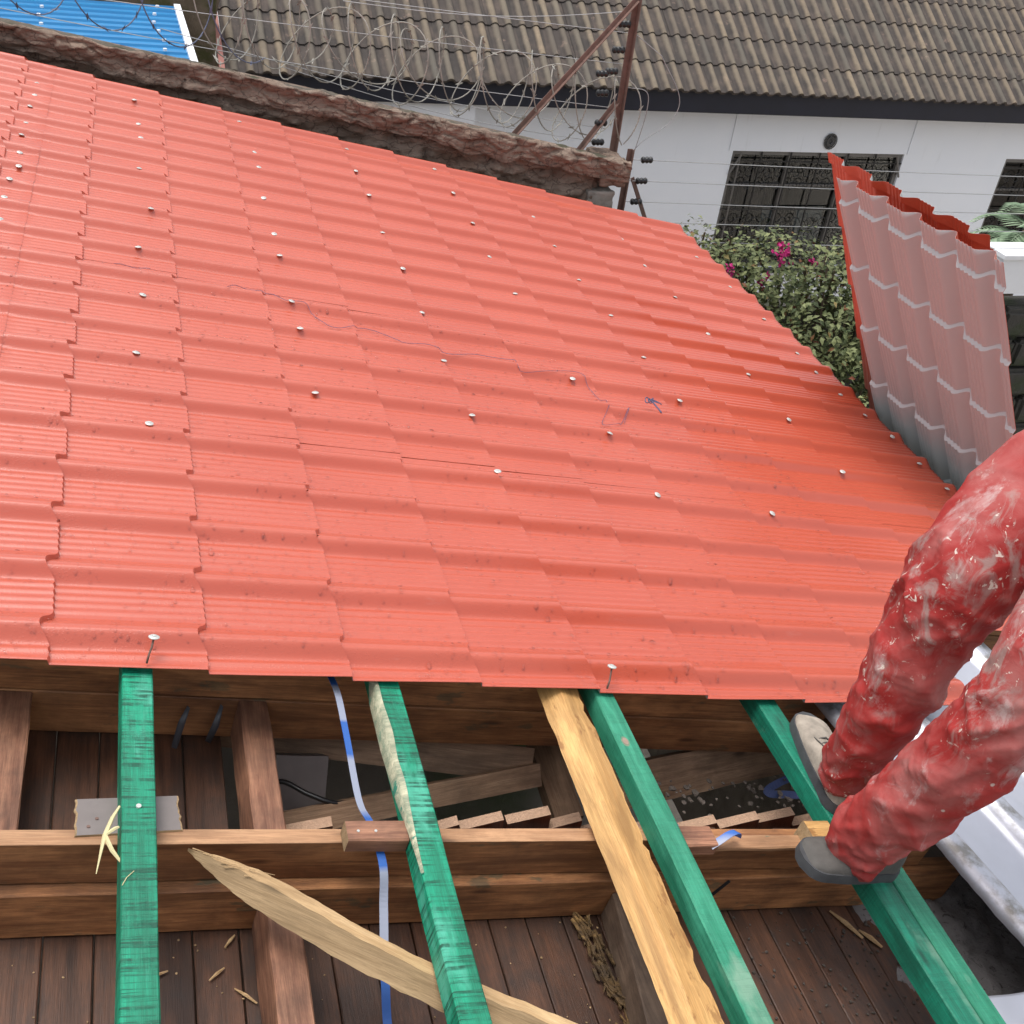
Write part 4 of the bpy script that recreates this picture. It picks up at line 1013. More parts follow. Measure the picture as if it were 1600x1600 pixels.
def shoe(heel, toe, nrm, mat, label):
    ax = (toe - heel); L = ax.length; ax.normalize(); up = (nrm - ax * nrm.dot(ax)).normalized(); sd = up.cross(ax)
    Mx = Matrix(((ax.x, sd.x, up.x, heel.x), (ax.y, sd.y, up.y, heel.y), (ax.z, sd.z, up.z, heel.z), (0, 0, 0, 1)))
    outl = lambda t: 0.040 * (1 - (1 - min(t / .14, 1)) ** 2) ** .5 * (0.86 + 0.0 * t) if t < .14 else (0.0345 + 0.0115 * math.sin(min(1, max(0, (t - .2) / .55)) * math.pi * .62) if t < .80 else 0.0455 * max(0, 1 - ((t - .80) / .2) ** 2.2) ** .5)
    V, F = [], []; n = 26; cs = 13
    hts = lambda t: 0.085 if t < .30 else 0.085 - (0.085 - 0.050) * min(1, (t - .30) / .30) if t < .62 else 0.050 - 0.018 * ((t - .62) / .38) ** 1.5
    for i in range(n + 1):
        t = 0.004 + 0.992 * i / n; w_ = outl(t) + 0.0008; h = hts(t) * (1 if t < .9 else max(.35, 1 - ((t - .9) / .1) ** 2 * .65))
        if t < .05: h *= 0.8 + 4 * t
        for q in range(cs):
            a = math.pi * q / (cs - 1); y = -w_ * math.cos(a); z = 0.020 + (h - 0.020) * math.sin(a) ** .62
            z += 0.0012 * noise.noise(Vector((t * 22, y * 90, 3)))
            V.append((t * L, y, z))
    for i in range(n):
        for q in range(cs - 1): F.append((i*cs+q, (i+1)*cs+q, (i+1)*cs+q+1, i*cs+q+1))
    F.append(tuple(range(cs))); F.append(tuple(n*cs+q for q in range(cs))[::-1])
    so_ = obj('shoe', mesh('shoe', V, F, mat, smooth=True), Mx, man, label=label)
    V, F = [], []; n = 40
    ring2 = [(t, outl(t) + .004) for t in np.linspace(-.012, 1.012, n // 2)]
    pts2 = [(t * L, -w_) for t, w_ in [(max(0, min(1, t)) * 1.02 - .01, (outl(max(0.002, min(.998, t))) + .004)) for t in np.linspace(0, 1, n // 2)]]
    pts2 = pts2 + [(x, -y) for x, y in pts2[::-1]]
    m2 = len(pts2)
    V = [(x, y, 0.0) for x, y in pts2] + [(x, y, .012) for x, y in pts2] + [(x * .999, y * .985, .024) for x, y in pts2]
    F = [tuple(range(m2))[::-1]] + [(b * m2 + i, b * m2 + (i+1) % m2, (b+1) * m2 + (i+1) % m2, (b+1) * m2 + i) for b in (0, 1) for i in range(m2)] + [tuple(2*m2 + i for i in range(m2))]
    obj('sole', mesh('sole', V, F, M_SOLE, sharp=40), Mx, so_)
    lc = MB()
    for q, t in enumerate((.40, .47, .54, .61)):
        h = hts(t); w_ = outl(t) * .52
        lc.tube([(t * L, -w_, h * .88), (t * L + .004, -w_ * .5, h * .985), (t * L + .006, 0, h + .003), (t * L + .004, w_ * .5, h * .985), (t * L, w_, h * .88)], .0022, 6)
    lc.tube([(.66 * L, -.028, .036), (.63 * L, -.026, .046), (.50 * L, -.022, .060), (.36 * L, -.024, .074)], .0018, 5)
    lc.tube([(.66 * L, .028, .036), (.63 * L, .026, .046), (.50 * L, .022, .060), (.36 * L, .024, .074)], .0018, 5)
    lc.build('lace', M_SHOE2, Mx, so_, smooth=True)
up_r = RF.to_3x3() @ Vector((0, 0, 1))
shoe(rw(1.640, -0.470, -0.011), rw(1.715, -0.170, -0.011), up_r, M_SHOE, 'beige dusty canvas shoe pointing up along the batten')
shoe(rw(1.690, -0.612, -0.011), rw(1.455, -0.590, -0.011), up_r, M_SHOE2, 'dark dusty shoe mostly hidden by trouser leg')

# ------------------------------------------------------------------ two loose sheets leaning on the right-hand eave
O = Vector((2.759, 1.946, 0.237)); Uv = Vector((0.032, -0.998, 0.054)).normalized(); Vd = Vector((0.447, -0.034, -0.894)); Vd = (Vd - Uv * Vd.dot(Uv)).normalized(); Nn = Uv.cross(Vd)
def lean_frame(o):     # local s = down the sheet, local v = away (= -U), local n = red side
    return Matrix(((Vd.x, -Uv.x, Nn.x, o.x), (Vd.y, -Uv.y, Nn.y, o.y), (Vd.z, -Uv.z, Nn.z, o.z), (0, 0, 0, 1)))
def lean_sheet(label, Mx, s0, s1, v0, v1, seed):
    s0, v0, v1 = s0 * UN, v0 * UN, v1 * UN
    V, F = tile_sheet(list(range(-1, 12)), v0, v1, None, seed=seed, und=0.002, edge0=s0, edge1=s1, run=0.011)
    return sheet_obj('loose_roofing_sheet', V, F, Mx, None, label=label, category='roofing sheet', group='loose roofing sheets leaning on the eave')
ph = 0.5
lean_sheet('leaning roofing sheet showing its pinkish grey underside with white step lines', lean_frame(O + Nn * 0.018), -0.10, 3.2, -1.075, -0.095, 2.0)
tilt = Matrix.Rotation(R(-1.0), 4, 'Z')
piv2 = Matrix.Translation(Vector((1.1, 0, 0)))
lean_sheet('leaning roofing sheet behind, showing its red painted face above and left', lean_frame(O + Nn * 0.085 + Uv * 0.325) @ piv2 @ Matrix.Rotation(math.pi, 4, 'X') @ tilt @ piv2.inverted(), -0.05, 3.2, -0.55, 0.47, 5.0)

# ------------------------------------------------------------------ boundary wall along the far edge
wall = thing('boundary_wall', (1.2, 4.3, -0.4), 'crumbling brown earth-rendered wall with mossy top running along far edge of roofing', 'wall')
def ztop(x): return 0.158 - 0.170 * x
WY = -0.15
def face_grid(x0, x1, nx, rows_, fn):
    V, F = [], []
    for i in range(nx + 1):
        x = x0 + (x1 - x0) * i / nx
        for j in range(rows_ + 1): V.append(fn(x, j / rows_))
    for i in range(nx):
        for j in range(rows_): a = i * (rows_ + 1) + j; F.append((a, a + rows_ + 1, a + rows_ + 2, a + 1))
    return V, F
def lower_fn(x, t):
    z = -0.9 + (ztop(x) - 0.10 + 0.9) * t if False else ztop(x) - 0.62 + 0.53 * t
    p = Vector((x * 4, z * 9 + x, 0))
    d = 0.050 * noise.fractal(p, 0.8, 2.2, 7) + 0.030 * abs(noise.noise(Vector((x * 11, z * 26, 4))))
    v = noise.voronoi(Vector((x * 5, z * 11, 1)))[0]; d += -0.03 * max(0, 0.22 - (v[1] - v[0])) / 0.22
    return (x, 4.165 + WY + 0.03 - d - 0.02 * (1 - t), z)
V, F = face_grid(-3.2, 2.62, 460, 46, lower_fn)
obj('rubble_face', mesh('rubble_face', V, F, M_MUD, smooth=True), None, wall)
def cap_fn(x, t):
    # t 0..1 : underside lip -> face -> top edge -> top surface back
    zt = ztop(x) + 0.012 * noise.noise(Vector((x * 3, 1, 1))); lip = 0.125 + 0.035 * noise.noise(Vector((x * 2.3, 5, 0))) + 0.02 * noise.noise(Vector((x * 9, 5, 0)))
    f = 0.022 * noise.fractal(Vector((x * 5, t * 3, 2)), 0.6, 2.2, 7) + 0.010 * abs(noise.noise(Vector((x * 30, t * 2.5, 6))))
    vv = noise.voronoi(Vector((x * 7, t * 2.2, 3)))[0]; f -= 0.018 * max(0, 0.16 - (vv[1] - vv[0])) / 0.16
    if noise.noise(Vector((x * 3.1, t * 1.4, 11))) > 0.18: f -= 0.014
    if t < .12: return (x, 4.155 + WY + 0.045 * (1 - t / .12), zt - lip)
    if t < .72:
        k = (t - .12) / .60
        return (x, 4.142 + WY - f - 0.004 * math.sin(k * math.pi), zt - lip + (lip - .004) * k)
    k = (t - .72) / .28
    return (x, 4.150 + WY + 0.20 * k - f * (1 - k), zt + 0.004 * math.sin(min(1, k * 2) * 1.6) - 0.05 * k + 0.020 * noise.noise(Vector((x * 12, k * 5, 8))))
V, F = face_grid(-3.2, 2.815, 480, 40, cap_fn)
mi = []
for i in range(480):
    for j in range(40): mi.append(1 if (j + .5) / 40 > .74 else 0)
# broken end of the capping
obj('capping', mesh('capping', V, F, [M_MUD, M_MOSSTOP], smooth=True, mi=mi), None, wall)
en = MB(); en.box((2.73, 4.17, -0.40), (0.165, 0.29, 0.13)); 
bm2 = bmesh.new(); me0 = mesh('t', en.v, en.f, M_MUD); bm2.from_mesh(me0); bmesh.ops.subdivide_edges(bm2, edges=bm2.edges[:], cuts=9, use_grid_fill=True)
for v in bm2.verts: v.co += v.co.normalized() * 0.0 + Vector((noise.noise(v.co * 22), noise.noise(v.co * 22 + Vector((5, 0, 0))), noise.noise(v.co * 22 + Vector((0, 7, 0))))) * 0.012
bm2.to_mesh(me0); bm2.free(); me0.materials.clear(); me0.materials.append(M_MUD); me0.polygons.foreach_set('use_smooth', [True] * len(me0.polygons))
obj('broken_end', me0, None, wall)
bl = MB(); bl.box((2.67, 4.15, -0.61), (0.16, 0.24, 0.22))
bm2 = bmesh.new(); me0 = mesh('t', bl.v, bl.f, M_BLOCK); bm2.from_mesh(me0); bmesh.ops.subdivide_edges(bm2, edges=bm2.edges[:], cuts=12, use_grid_fill=True)
for v in bm2.verts: v.co += Vector((noise.noise(v.co * 30), noise.noise(v.co * 30 + Vector((5, 0, 0))), noise.noise(v.co * 30 + Vector((0, 7, 0))))) * 0.010
bm2.to_mesh(me0); bm2.free(); me0.polygons.foreach_set('use_smooth', [True] * len(me0.polygons))
obj('concrete_block', me0, None, wall)
core = MB(); core.add([(-3.2, 4.09, ztop(-3.2) - .06), (2.66, 4.09, ztop(2.66) - .06), (2.66, 4.31, ztop(2.66) - .06), (-3.2, 4.31, ztop(-3.2) - .06), (-3.2, 4.09, -4.4), (2.66, 4.09, -4.4), (2.66, 4.31, -4.4), (-3.2, 4.31, -4.4)], [(0,1,2,3),(0,4,5,1),(1,5,6,2),(2,6,7,3),(3,7,4,0)])
core.build('wall_core', M_MUD, None, wall)

# razor wire coils on the wall
rzw = thing('razor_wire', (1.2, 4.3, 0.1), 'tangled grey razor wire coils strung along top of the crumbling wall', 'razor wire')
def coil(x0, x1, pitch, r, seed, dz, mat, name, tl=0.5):
    m = MB(); n = int((x1 - x0) / pitch * 34); P = []
    for i in range(n + 1):
        a = 2 * math.pi * i / 34 + seed; x = x0 + (x1 - x0) * i / n
        jx = 0.05 * noise.noise(Vector((i * .02, seed, 0))); rr = r * (1 + 0.16 * noise.noise(Vector((i * .025, seed, 3))))
        P.append((x + jx + tl * rr * math.cos(a + .5) + .03 * math.sin(a), 4.32 + rr * 0.62 * math.cos(a), ztop(x) + 0.03 + dz + r * 0.82 + rr * math.sin(a)))
    m.tube(P, 0.0034, 5)
    for i in range(0, n, 3):
        p = Vector(P[i]); q = Vector(P[min(i + 1, n)]); d = (q - p).normalized(); s_ = d.cross(Vector((rnd.uniform(-1, 1), rnd.uniform(-1, 1), rnd.uniform(-1, 1)))).normalized()
        m.add([p - d * .014 + s_ * .016, p + d * .005 - s_ * .005, p + d * .018 + s_ * .016, p + d * .018 - s_ * .016, p - d * .005 + s_ * .005, p - d * .018 - s_ * .016], [(0, 1, 4), (1, 2, 4), (3, 4, 1), (5, 1, 4)])
    m.build(name, mat, None, rzw)
coil(0.45, 2.85, 0.25, 0.205, 0.4, 0.0, M_RAZOR, 'wire_coil')
coil(0.55, 2.80, 0.31, 0.19, 2.4, -0.02, M_RAZOR, 'wire_coil', -0.6)
coil(0.9, 2.7, 0.42, 0.16, 4.1, 0.03, M_RAZOR, 'wire_coil', 0.9)
coil(-3.1, 0.75, 0.33, 0.21, 1.1, 0.0, M_RAZORB, 'wire_coil')
stw = MB()
for (a, b) in (((-3, 4.3, .55), (2.78, 4.3, .14)), ((-3, 4.32, .70), (2.80, 4.30, .30)), ((-1, 4.3, .30), (2.74, 4.3, -.10)), ((.3, 4.3, .17), (2.74, 4.28, -.22)), ((.9, 4.3, .02), (2.75, 4.28, -.30)), ((1.2, 4.3, .36), (2.8, 4.3, .42))):
    P = [(a[0] + (b[0]-a[0])*k/10, a[1], a[2] + (b[2]-a[2])*k/10 - 0.05 * math.sin(k/10*math.pi)) for k in range(11)]
    stw.tube(P, 0.0021, 4)
stw.build('strand_wire', M_WIRE, None, rzw)

# electric fence: rusty angle posts, braces, black insulators and wires to the right
ef = thing('electric_fence', (2.85, 4.3, -0.4), 'rusty electric fence posts at the wall end with black insulators and wires running right', 'fence')
def angle_bar(a, b, leg, name):
    a, b = Vector(a), Vector(b); d = (b - a).normalized(); e1 = d.cross(Vector((0, 1, 0))).normalized(); e2 = d.cross(e1)
    m = MB(); L = (b - a).length; Rm = Matrix((e1, e2, d)).transposed()
    m.box((a + b) / 2 + e1 * leg / 2, (leg, .004, L), Rm); m.box((a + b) / 2 + e2 * (leg / 2 + .0025), (.004, leg, L), Rm)
    return m.build(name, M_RUST, None, ef)
angle_bar((2.815, 4.28, -0.52), (2.815, 4.30, 0.62), 0.034, 'post')
angle_bar((2.10, 4.20, -0.335), (2.80, 4.28, 0.475), 0.026, 'brace')
angle_bar((2.52, 4.22, -0.41), (2.79, 4.30, -0.07), 0.024, 'brace')
angle_bar((2.925, 4.28, -0.95), (2.925, 4.28, -0.325), 0.030, 'post')
angle_bar((2.945, 4.28, -0.50), (3.10, 4.26, -0.80), 0.024, 'brace')
def insulator(c, name='insulator'):
    m = MB(); x0 = -0.036; P, r = [], []
    for i in range(15):
        t = i / 14; P.append((c[0] + x0 + .072 * t, c[1], c[2] + .003 * t)); r.append(.011 + .009 * (abs(math.sin(t * math.pi * 3)) ** .6) * (1 if 0 < i < 14 else .2))
    m.tube(P, r, 10); m.build(name, M_BLACK, None, ef, smooth=True)
for c in ((2.745, 4.28, .35), (2.735, 4.28, .215), (2.715, 4.28, .10), (2.66, 4.28, .085), (2.68, 4.28, -.02), (2.70, 4.28, -.185), (2.70, 4.28, -.295)): insulator(c)
fz = [(-.382, 3.02), (-.508, 3.01), (-.635, 3.00)]
for z, x in fz: insulator((x, 4.26, z))
for z, x in fz + [(-.76, 2.99), (-.88, 2.99)]:
    m = MB(); m.tube([(2.93, 4.26, z)] + [(x + .03 + k * (8.2 - x) / 8, 4.26, z + 0.0 - 0.02 * math.sin(k / 8 * math.pi)) for k in range(9)], 0.0026, 4); m.build('fence_wire', M_WIRE, None, ef)
m = MB(); m.tube([(2.83, 4.28, .30)] + catmull([(3.00, 4.28, .20), (3.16, 4.28, -.02), (3.13, 4.28, -.16), (3.0, 4.28, -.26), (2.93, 4.28, -.335)], 6), 0.0026, 5); m.build('loose_lead', M_WIRE, None, ef)
m = MB(); m.tube(catmull([(2.83, 4.28, .02), (2.95, 4.28, .0), (2.97, 4.28, -.12), (2.94, 4.28, -.335)], 6), 0.0028, 5); m.build('loose_lead', M_WIRE, None, ef)
# far end post of the fence, on the low stone wall
angle_bar((8.2, 4.28, -1.2), (8.2, 4.28, -0.2), 0.03, 'post')

# low dark stone wall carrying the boundary on
lw = thing('stone_wall', (5.5, 4.45, -2.3), 'low dark field-stone wall at the right behind the leaning sheets', 'wall')
x = 3.0; rows_z = [-4.4 + .25 * i for i in range(13)]
bk_ = MB(); bk_.box((5.85, 4.50, -2.9), (5.7, 0.16, 3.0)); bk_.build('mortar_core', M_DSTONE, None, lw)
for r, z in enumerate(rows_z[:12]):
    x = 3.0 + (0.1 if r % 2 else 0)
    while x < 8.6:
        w_ = rnd.uniform(.28, .46); 
        m = MB(); m.box((0, 0, 0), (w_ - .02, .12, .232)); mm = mesh('t', m.v, m.f, M_DSTONE); b_ = bmesh.new(); b_.from_mesh(mm)
        bmesh.ops.bevel(b_, geom=b_.edges[:], offset=.03, segments=2, affect='EDGES')
        for v in b_.verts: v.co += Vector((noise.noise(v.co * 9 + Vector((x, z, 0))), noise.noise(v.co * 9 + Vector((z, x, 0))), noise.noise(v.co * 9 + Vector((0, z, x))))) * .018
        b_.to_mesh(mm); b_.free(); mm.name = 'stone'
        if x > 4.6: obj('stone', mm, Matrix.Translation((x + w_ / 2, 4.40, z + .125)), lw)
        x += w_
pr = MB(); pr.box((6.18, 4.45, -1.14), (0.50, 0.22, 0.27)); pr.box((6.18, 4.45, -0.995), (0.54, 0.26, 0.03))
pr.build('wall_cap', M_WHITE, None, lw)

# ------------------------------------------------------------------ neighbouring white house with tiled roof
HY = R(3.0); HO = Matrix.Translation((5.1, 9.45, 0)) @ Matrix.Rotation(HY, 4, 'Z')
def HT(x, y, z): return HO @ Vector((x, y, z))
hs_ = thing('house', (6.5, 10.0, -4.4), 'white house with weathered brown tiled roof and dark fascia beyond the wall', 'house')
W1 = (1.65, 4.10, -3.46, -2.00); W2 = (5.72, 8.2, -3.46, -2.03)
wl = MB(); YF = 0.45
def wbox(x0, x1, z0, z1, y0=YF, y1=YF + .2): wl.box(((x0 + x1) / 2, (y0 + y1) / 2, (z0 + z1) / 2), (x1 - x0, y1 - y0, z1 - z0))
wbox(-4.2, W1[0], -4.4, -1.3); wbox(W1[1], W2[0], -4.4, -1.3); wbox(W2[1], 10.5, -4.4, -1.3)
wbox(W1[0], W1[1], W1[3], -1.3); wbox(W2[0], W2[1], W2[3], -1.3); wbox(W1[0], W1[1], -4.4, W1[2]); wbox(W2[0], W2[1], -4.4, W2[2])
wl.box((-4.1, 3.0, -2.3), (.2, 5.0, 2.6)); wl.box((10.4, 3.0, -2.3), (.2, 5.0, 2.6)); wl.box((3.2, 5.5, -2.3), (14.6, .2, 2.6))
wl.build('wall', M_HOUSE, HO, hs_)
# shallow pilaster edges that frame the window bay
for x in (1.60, 4.14):
    m = MB(); m.box((x, YF - .008, -1.72), (.02, .012, .56)); m.build('plaster_bead', M_HOUSE, HO, hs_)
m = MB(); m.box((-2.2, 0.30, -1.62), (1.05, 0.30, 0.30)); m.build('bright_strip_box', M_WHITE, HO, hs_)  # added white box, set forward to catch light as a brighter wall strip
fa = MB(); fa.box((3.0, 0.10, -1.365), (14.6, .03, .21)); fa.box((3.0, 0.26, -1.475), (14.6, .34, .015)); fa.build('fascia', M_FASCIA, HO, hs_)
vt = MB()
for r0, r1, y in ((.092, .075, 0.0), (.075, .058, .012), (.058, .03, -.004), (.03, .0, .01)):
    n = 20; V = []
    for rr, yy in ((r0, -0.012), (r0, y - .02), (max(r1, .001), y - .02)):
        V += [(2.95 + rr * math.cos(2*math.pi*k/n), YF + yy, -1.86 + rr * 1.05 * math.sin(2*math.pi*k/n)) for k in range(n)]
    vt.add(V, [(b*n+k, b*n+(k+1) % n, (b+1)*n+(k+1) % n, (b+1)*n+k) for b in (0, 1) for k in range(n)])
vt.build('round_vent', M_VENT, HO, hs_, smooth=False)

def window(W_, seed, scroll=True):
    x0, x1, z0, z1 = W_
    fr = MB(); t = .05
    for c, d in ((((x0+x1)/2, YF+.06, z1-t/2), (x1-x0, .06, t)), (((x0+x1)/2, YF+.06, z0+t/2), (x1-x0, .06, t)), ((x0+t/2, YF+.06, (z0+z1)/2), (t, .06, z1-z0-2*t)), ((x1-t/2, YF+.06, (z0+z1)/2), (t, .06, z1-z0-2*t))): fr.box(c, d)
    wnd = fr.build('window', M_FRAME, HO, hs_)
    npn = 3
    for k in range(1, npn):
        m = MB(); xx = x0 + (x1-x0) * k / npn; m.box((xx, YF+.06, (z0+z1)/2), (.03, .045, z1-z0-2*t)); m.build('mullion', M_FRAME, HO, wnd)
    m = MB(); m.box(((x0+x1)/2, YF+.06, z1 - .42), (x1-x0-2*t, .035, .022)); m.build('transom', M_FRAME, HO, wnd)
    for k in range(npn):
        a = x0 + (x1-x0) * k / npn + .03; b = x0 + (x1-x0) * (k+1) / npn - .03
        m = MB(); m.box(((a+b)/2, YF+.075, (z0+z1)/2), (b-a, .004, z1-z0-2*t)); m.build('pane', M_GLASS, HO, wnd)
    gr = MB()
    for k in range(1, 6): xx = x0 + (x1-x0)*k/6; gr.box((xx, YF+.01, (z0+z1)/2), (.014, .014, z1-z0))
    for zz in (z0 + .08, z0 + .75, z1 - .12): gr.box(((x0+x1)/2, YF+.01, zz), (x1-x0, .012, .014))
    def scr(cx, cz, r, sg):
        P = [(cx + sg * r * (1 - a / 9.5) * math.cos(a), YF+.005, cz + r * (1 - a / 9.5) * math.sin(a)) for a in np.linspace(0, 8, 26)]
        gr.tube(P, .006, 4)
    for k in range(6):
        cx = x0 + (x1-x0) * (k + .5) / 6
        for cz in (z1 - .26, z0 + .28, z0 + .58):
            for sg in (-1, 1): scr(cx + sg * .085, cz, .08, sg); scr(cx + sg * .085, cz - .16, .07, -sg)
    gr.build('grille', M_IRON, HO, wnd)
    if scroll:
        m = MB(); m.tube([(x0 + .12, YF-.02, z1 - .02), (x0 - .005, YF-.02, z1 - .28)], .012, 5); m.tube([(x0 + .10, YF-.02, z1 - .02), (x0 + .11, YF-.02, z0)], .010, 5)
        m.tube([(x1 - .12, YF-.02, z1 - .02), (x1 + .0, YF-.02, z1 - .28)], .012, 5); m.build('corner_stay', M_FRAME, HO, wnd)
    m = MB(); m.box(((x0+x1)/2, YF-.02, z0 - .03), (x1-x0+.1, .12, .05)); m.build('sill', M_VENT, HO, wnd)
window(W1, 1); window(W2, 2, False)
# rooms behind
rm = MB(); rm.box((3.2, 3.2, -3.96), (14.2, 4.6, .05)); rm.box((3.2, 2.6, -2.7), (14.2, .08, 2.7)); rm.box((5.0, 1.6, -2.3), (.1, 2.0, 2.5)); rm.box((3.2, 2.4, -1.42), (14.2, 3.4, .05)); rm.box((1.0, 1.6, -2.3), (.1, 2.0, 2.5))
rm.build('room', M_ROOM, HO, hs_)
def curtain(x0, x1, y, z0, z1, mat):
    V, F = [], []; n = 40
    for i in range(n + 1):
        xx = x0 + (x1 - x0) * i / n; yy = y + .03 * math.sin(i * 1.1)
        V += [(xx, yy, z0), (xx, yy, z1)]
    F = [(2*i, 2*i+2, 2*i+3, 2*i+1) for i in range(n)]
    obj('curtain', mesh('curtain', V, F, mat, smooth=True), HO, hs_)
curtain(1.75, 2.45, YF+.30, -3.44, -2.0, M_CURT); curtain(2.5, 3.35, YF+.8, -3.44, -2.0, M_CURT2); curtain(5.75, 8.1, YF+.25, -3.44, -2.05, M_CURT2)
# white chairs in the room
def chair(x, y, ry, label):
    c = thing('chair', HT(x, y, -3.5), label, 'chair', 'white chairs seen through the window')
    B = HO @ Matrix.Translation((x, y, -3.76)) @ Matrix.Rotation(ry, 4, 'Z')
    m = MB(); m.box((0, 0, .42), (.44, .42, .04)); m.build('seat', M_CHAIR, B, c)
    m = MB(); m.box((0, .20, .66), (.42, .04, .44), Matrix.Rotation(-.15, 3, 'X')); m.build('backrest', M_CHAIR, B, c)
    for sx in (-1, 1):
        for sy in (-1, 1): m = MB(); m.box((sx*.19, sy*.18, .2), (.04, .04, .4)); m.build('leg', M_CHAIR, B, c)
    m = MB()
    for q in range(5):
        a = -1.2 + q * .6; m.add([(0.02, .165, .58), (.02 + .10*math.sin(a) - .02, .160, .58 + .16*math.cos(a*.6)), (.02 + .13*math.sin(a), .158, .60 + .17*math.cos(a*.6)), (.02 + .10*math.sin(a) + .02, .160, .57 + .15*math.cos(a*.6))], [(0, 1, 2, 3)])
    m.build('leaf_print', M_LEAFP, B, c)
chair(2.74, YF+.36, .5, 'white chair turned sideways inside the house window'); chair(3.36, YF+.36, .05, 'white chair with green leaf print facing out through the house window')

# concrete tiles, one by one
PIT = R(35); TW, TG = 0.302, 0.372
def tile_mesh():
    V, F = [], []; n = 24; L = 0.45
    def pz(x):
        z = 0.0
        for c_ in (0.25, 0.75):
            d = abs(x / TW - c_)
            if d < .15: z = max(z, 0.038 * math.cos(d / .15 * math.pi / 2) ** .7)
        return z
    xs = [TW * i / n for i in range(n + 1)]
    for y in (0.0, 0.02, L * .5, L):
        for x in xs: V.append((x + .001, y, pz(x) - .003 * (1 if y == 0 else 0)))
    m_ = n + 1
    for r in range(3):
        for i in range(n): F.append((r*m_+i, r*m_+i+1, (r+1)*m_+i+1, (r+1)*m_+i))
    b = len(V)
    for x in xs: V.append((x + .001, 0.004, pz(x) * .85 - .036))
    for i in range(n): F.append((b+i, b+i+1, i+1, i))
    return mesh('roof_tile', V, F, M_TILE, sharp=50)
tme = tile_mesh()
for r in range(7):
    for i in range(40):
        x = -4.2 + i * TW
        if x > 7.4 or (r == 7 and i > 60): continue
        d = r * TG
        jx = rnd.uniform(-.003, .003); rz = rnd.uniform(-.006, .006)
        Mx = HO @ Matrix.Translation((x + jx, d * math.cos(PIT), -1.235 + d * math.sin(PIT))) @ Matrix.Rotation(PIT - .045 + rnd.uniform(-.004, .004), 4, 'X') @ Matrix.Rotation(rz, 4, 'Z')
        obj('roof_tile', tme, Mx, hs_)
# upper part of the slope, past the frame
up_ = MB(); V0 = np.array([v.co[:] for v in tme.vertices]); F0 = [tuple(p.vertices) for p in tme.polygons]
for r in range(7, 14):
    for i in range(40):
        x = -4.2 + i * TW
        if x > 7.4: continue
        Mx = Matrix.Translation((x, r * TG * math.cos(PIT), -1.235 + r * TG * math.sin(PIT))) @ Matrix.Rotation(PIT - .045, 4, 'X')
        up_.add([Mx @ Vector(v) for v in V0], F0)
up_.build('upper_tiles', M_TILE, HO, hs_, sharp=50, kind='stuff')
ul = MB(); ul.add([(-4.15, .1, -1.30), (10.5, .1, -1.30), (10.5, 4.2, -1.30 + 4.1 * math.tan(PIT)), (-4.15, 4.2, -1.30 + 4.1 * math.tan(PIT)), (10.5, 8.0, -1.4), (-4.15, 8.0, -1.4)], [(0, 1, 2, 3), (3, 2, 4, 5)])
ul.build('roof_deck', M_FASCIA, HO, hs_)
vg = MB(); Lv = 5.0
vg.box((-4.235, Lv/2*math.cos(PIT), -1.235 + Lv/2*math.sin(PIT)), (.05, Lv, .09), Matrix.Rotation(PIT, 3, 'X')); vg.build('verge_board', M_CLAY, HO, hs_)

# mossy wall left of the house
mw = MB(); V, F = face_grid(-3.0, 0.83, 120, 60, lambda x, t: (x, 9.35 - .06 * noise.fractal(Vector((x * 3, t * 8, 1)), .9, 2.1, 5), -4.4 + 3.9 * t))
o = obj('mossy_wall', mesh('mossy_wall', V, F, M_MOSSW, smooth=True), None, None, label='old mossy stone wall between blue roof and white house', category='wall')
md = o.modifiers.new('t', 'SOLIDIFY'); md.thickness = .25; md.offset = -1

# blue sheet roof of the shed behind the wall
bs = thing('shed', (-0.6, 8.0, -4.4), 'shed with bright blue ribbed metal roof beyond the wall', 'shed')
V, F = [], []
n = 200
def bz(t): 
    x = (t * 15) % 1
    return .018 if x < .12 else 0
for i in range(n + 1):
    t = i / n
    for xe in (0, 1):
        yy = 6.9 + 2.35 * t
        xr = .57 - .10 * t
        x = -4.5 + (xr + 4.5) * xe
        V.append((x, yy, -.82 + .10 * t + bz(t) - .0 * x))
F = [(2*i, 2*i+1, 2*i+3, 2*i+2) for i in range(n)]
obj('roof_sheet', mesh('roof_sheet', V, F, M_BLUE), None, bs)
m = MB()
for k in range(2):
    for i in range(9):
        t = (i + .5) / 9; m.tube([(.36 - k * .9 - .06 * t + .03 * math.sin(i * 5), 6.9 + 2.35 * t, -.79 + .1 * t), (.36 - k * .9 - .06 * t + .03 * math.sin(i * 5), 6.9 + 2.35 * t, -.772 + .1 * t)], .016, 8)
m.build('roof_screws', M_WHITE, None, bs)
m = MB(); d = Vector((-.10, 2.35, .10)); m.box((.545, 8.07, -.755), (.055, d.length, .05), d.to_track_quat('Y', 'Z').to_matrix()); m.build('verge_trim', M_WHITE, None, bs)
m = MB(); m.box((-2.0, 8.0, -2.25), (4.9, 2.1, 2.7)); m.build('wall', M_CONC, None, bs)

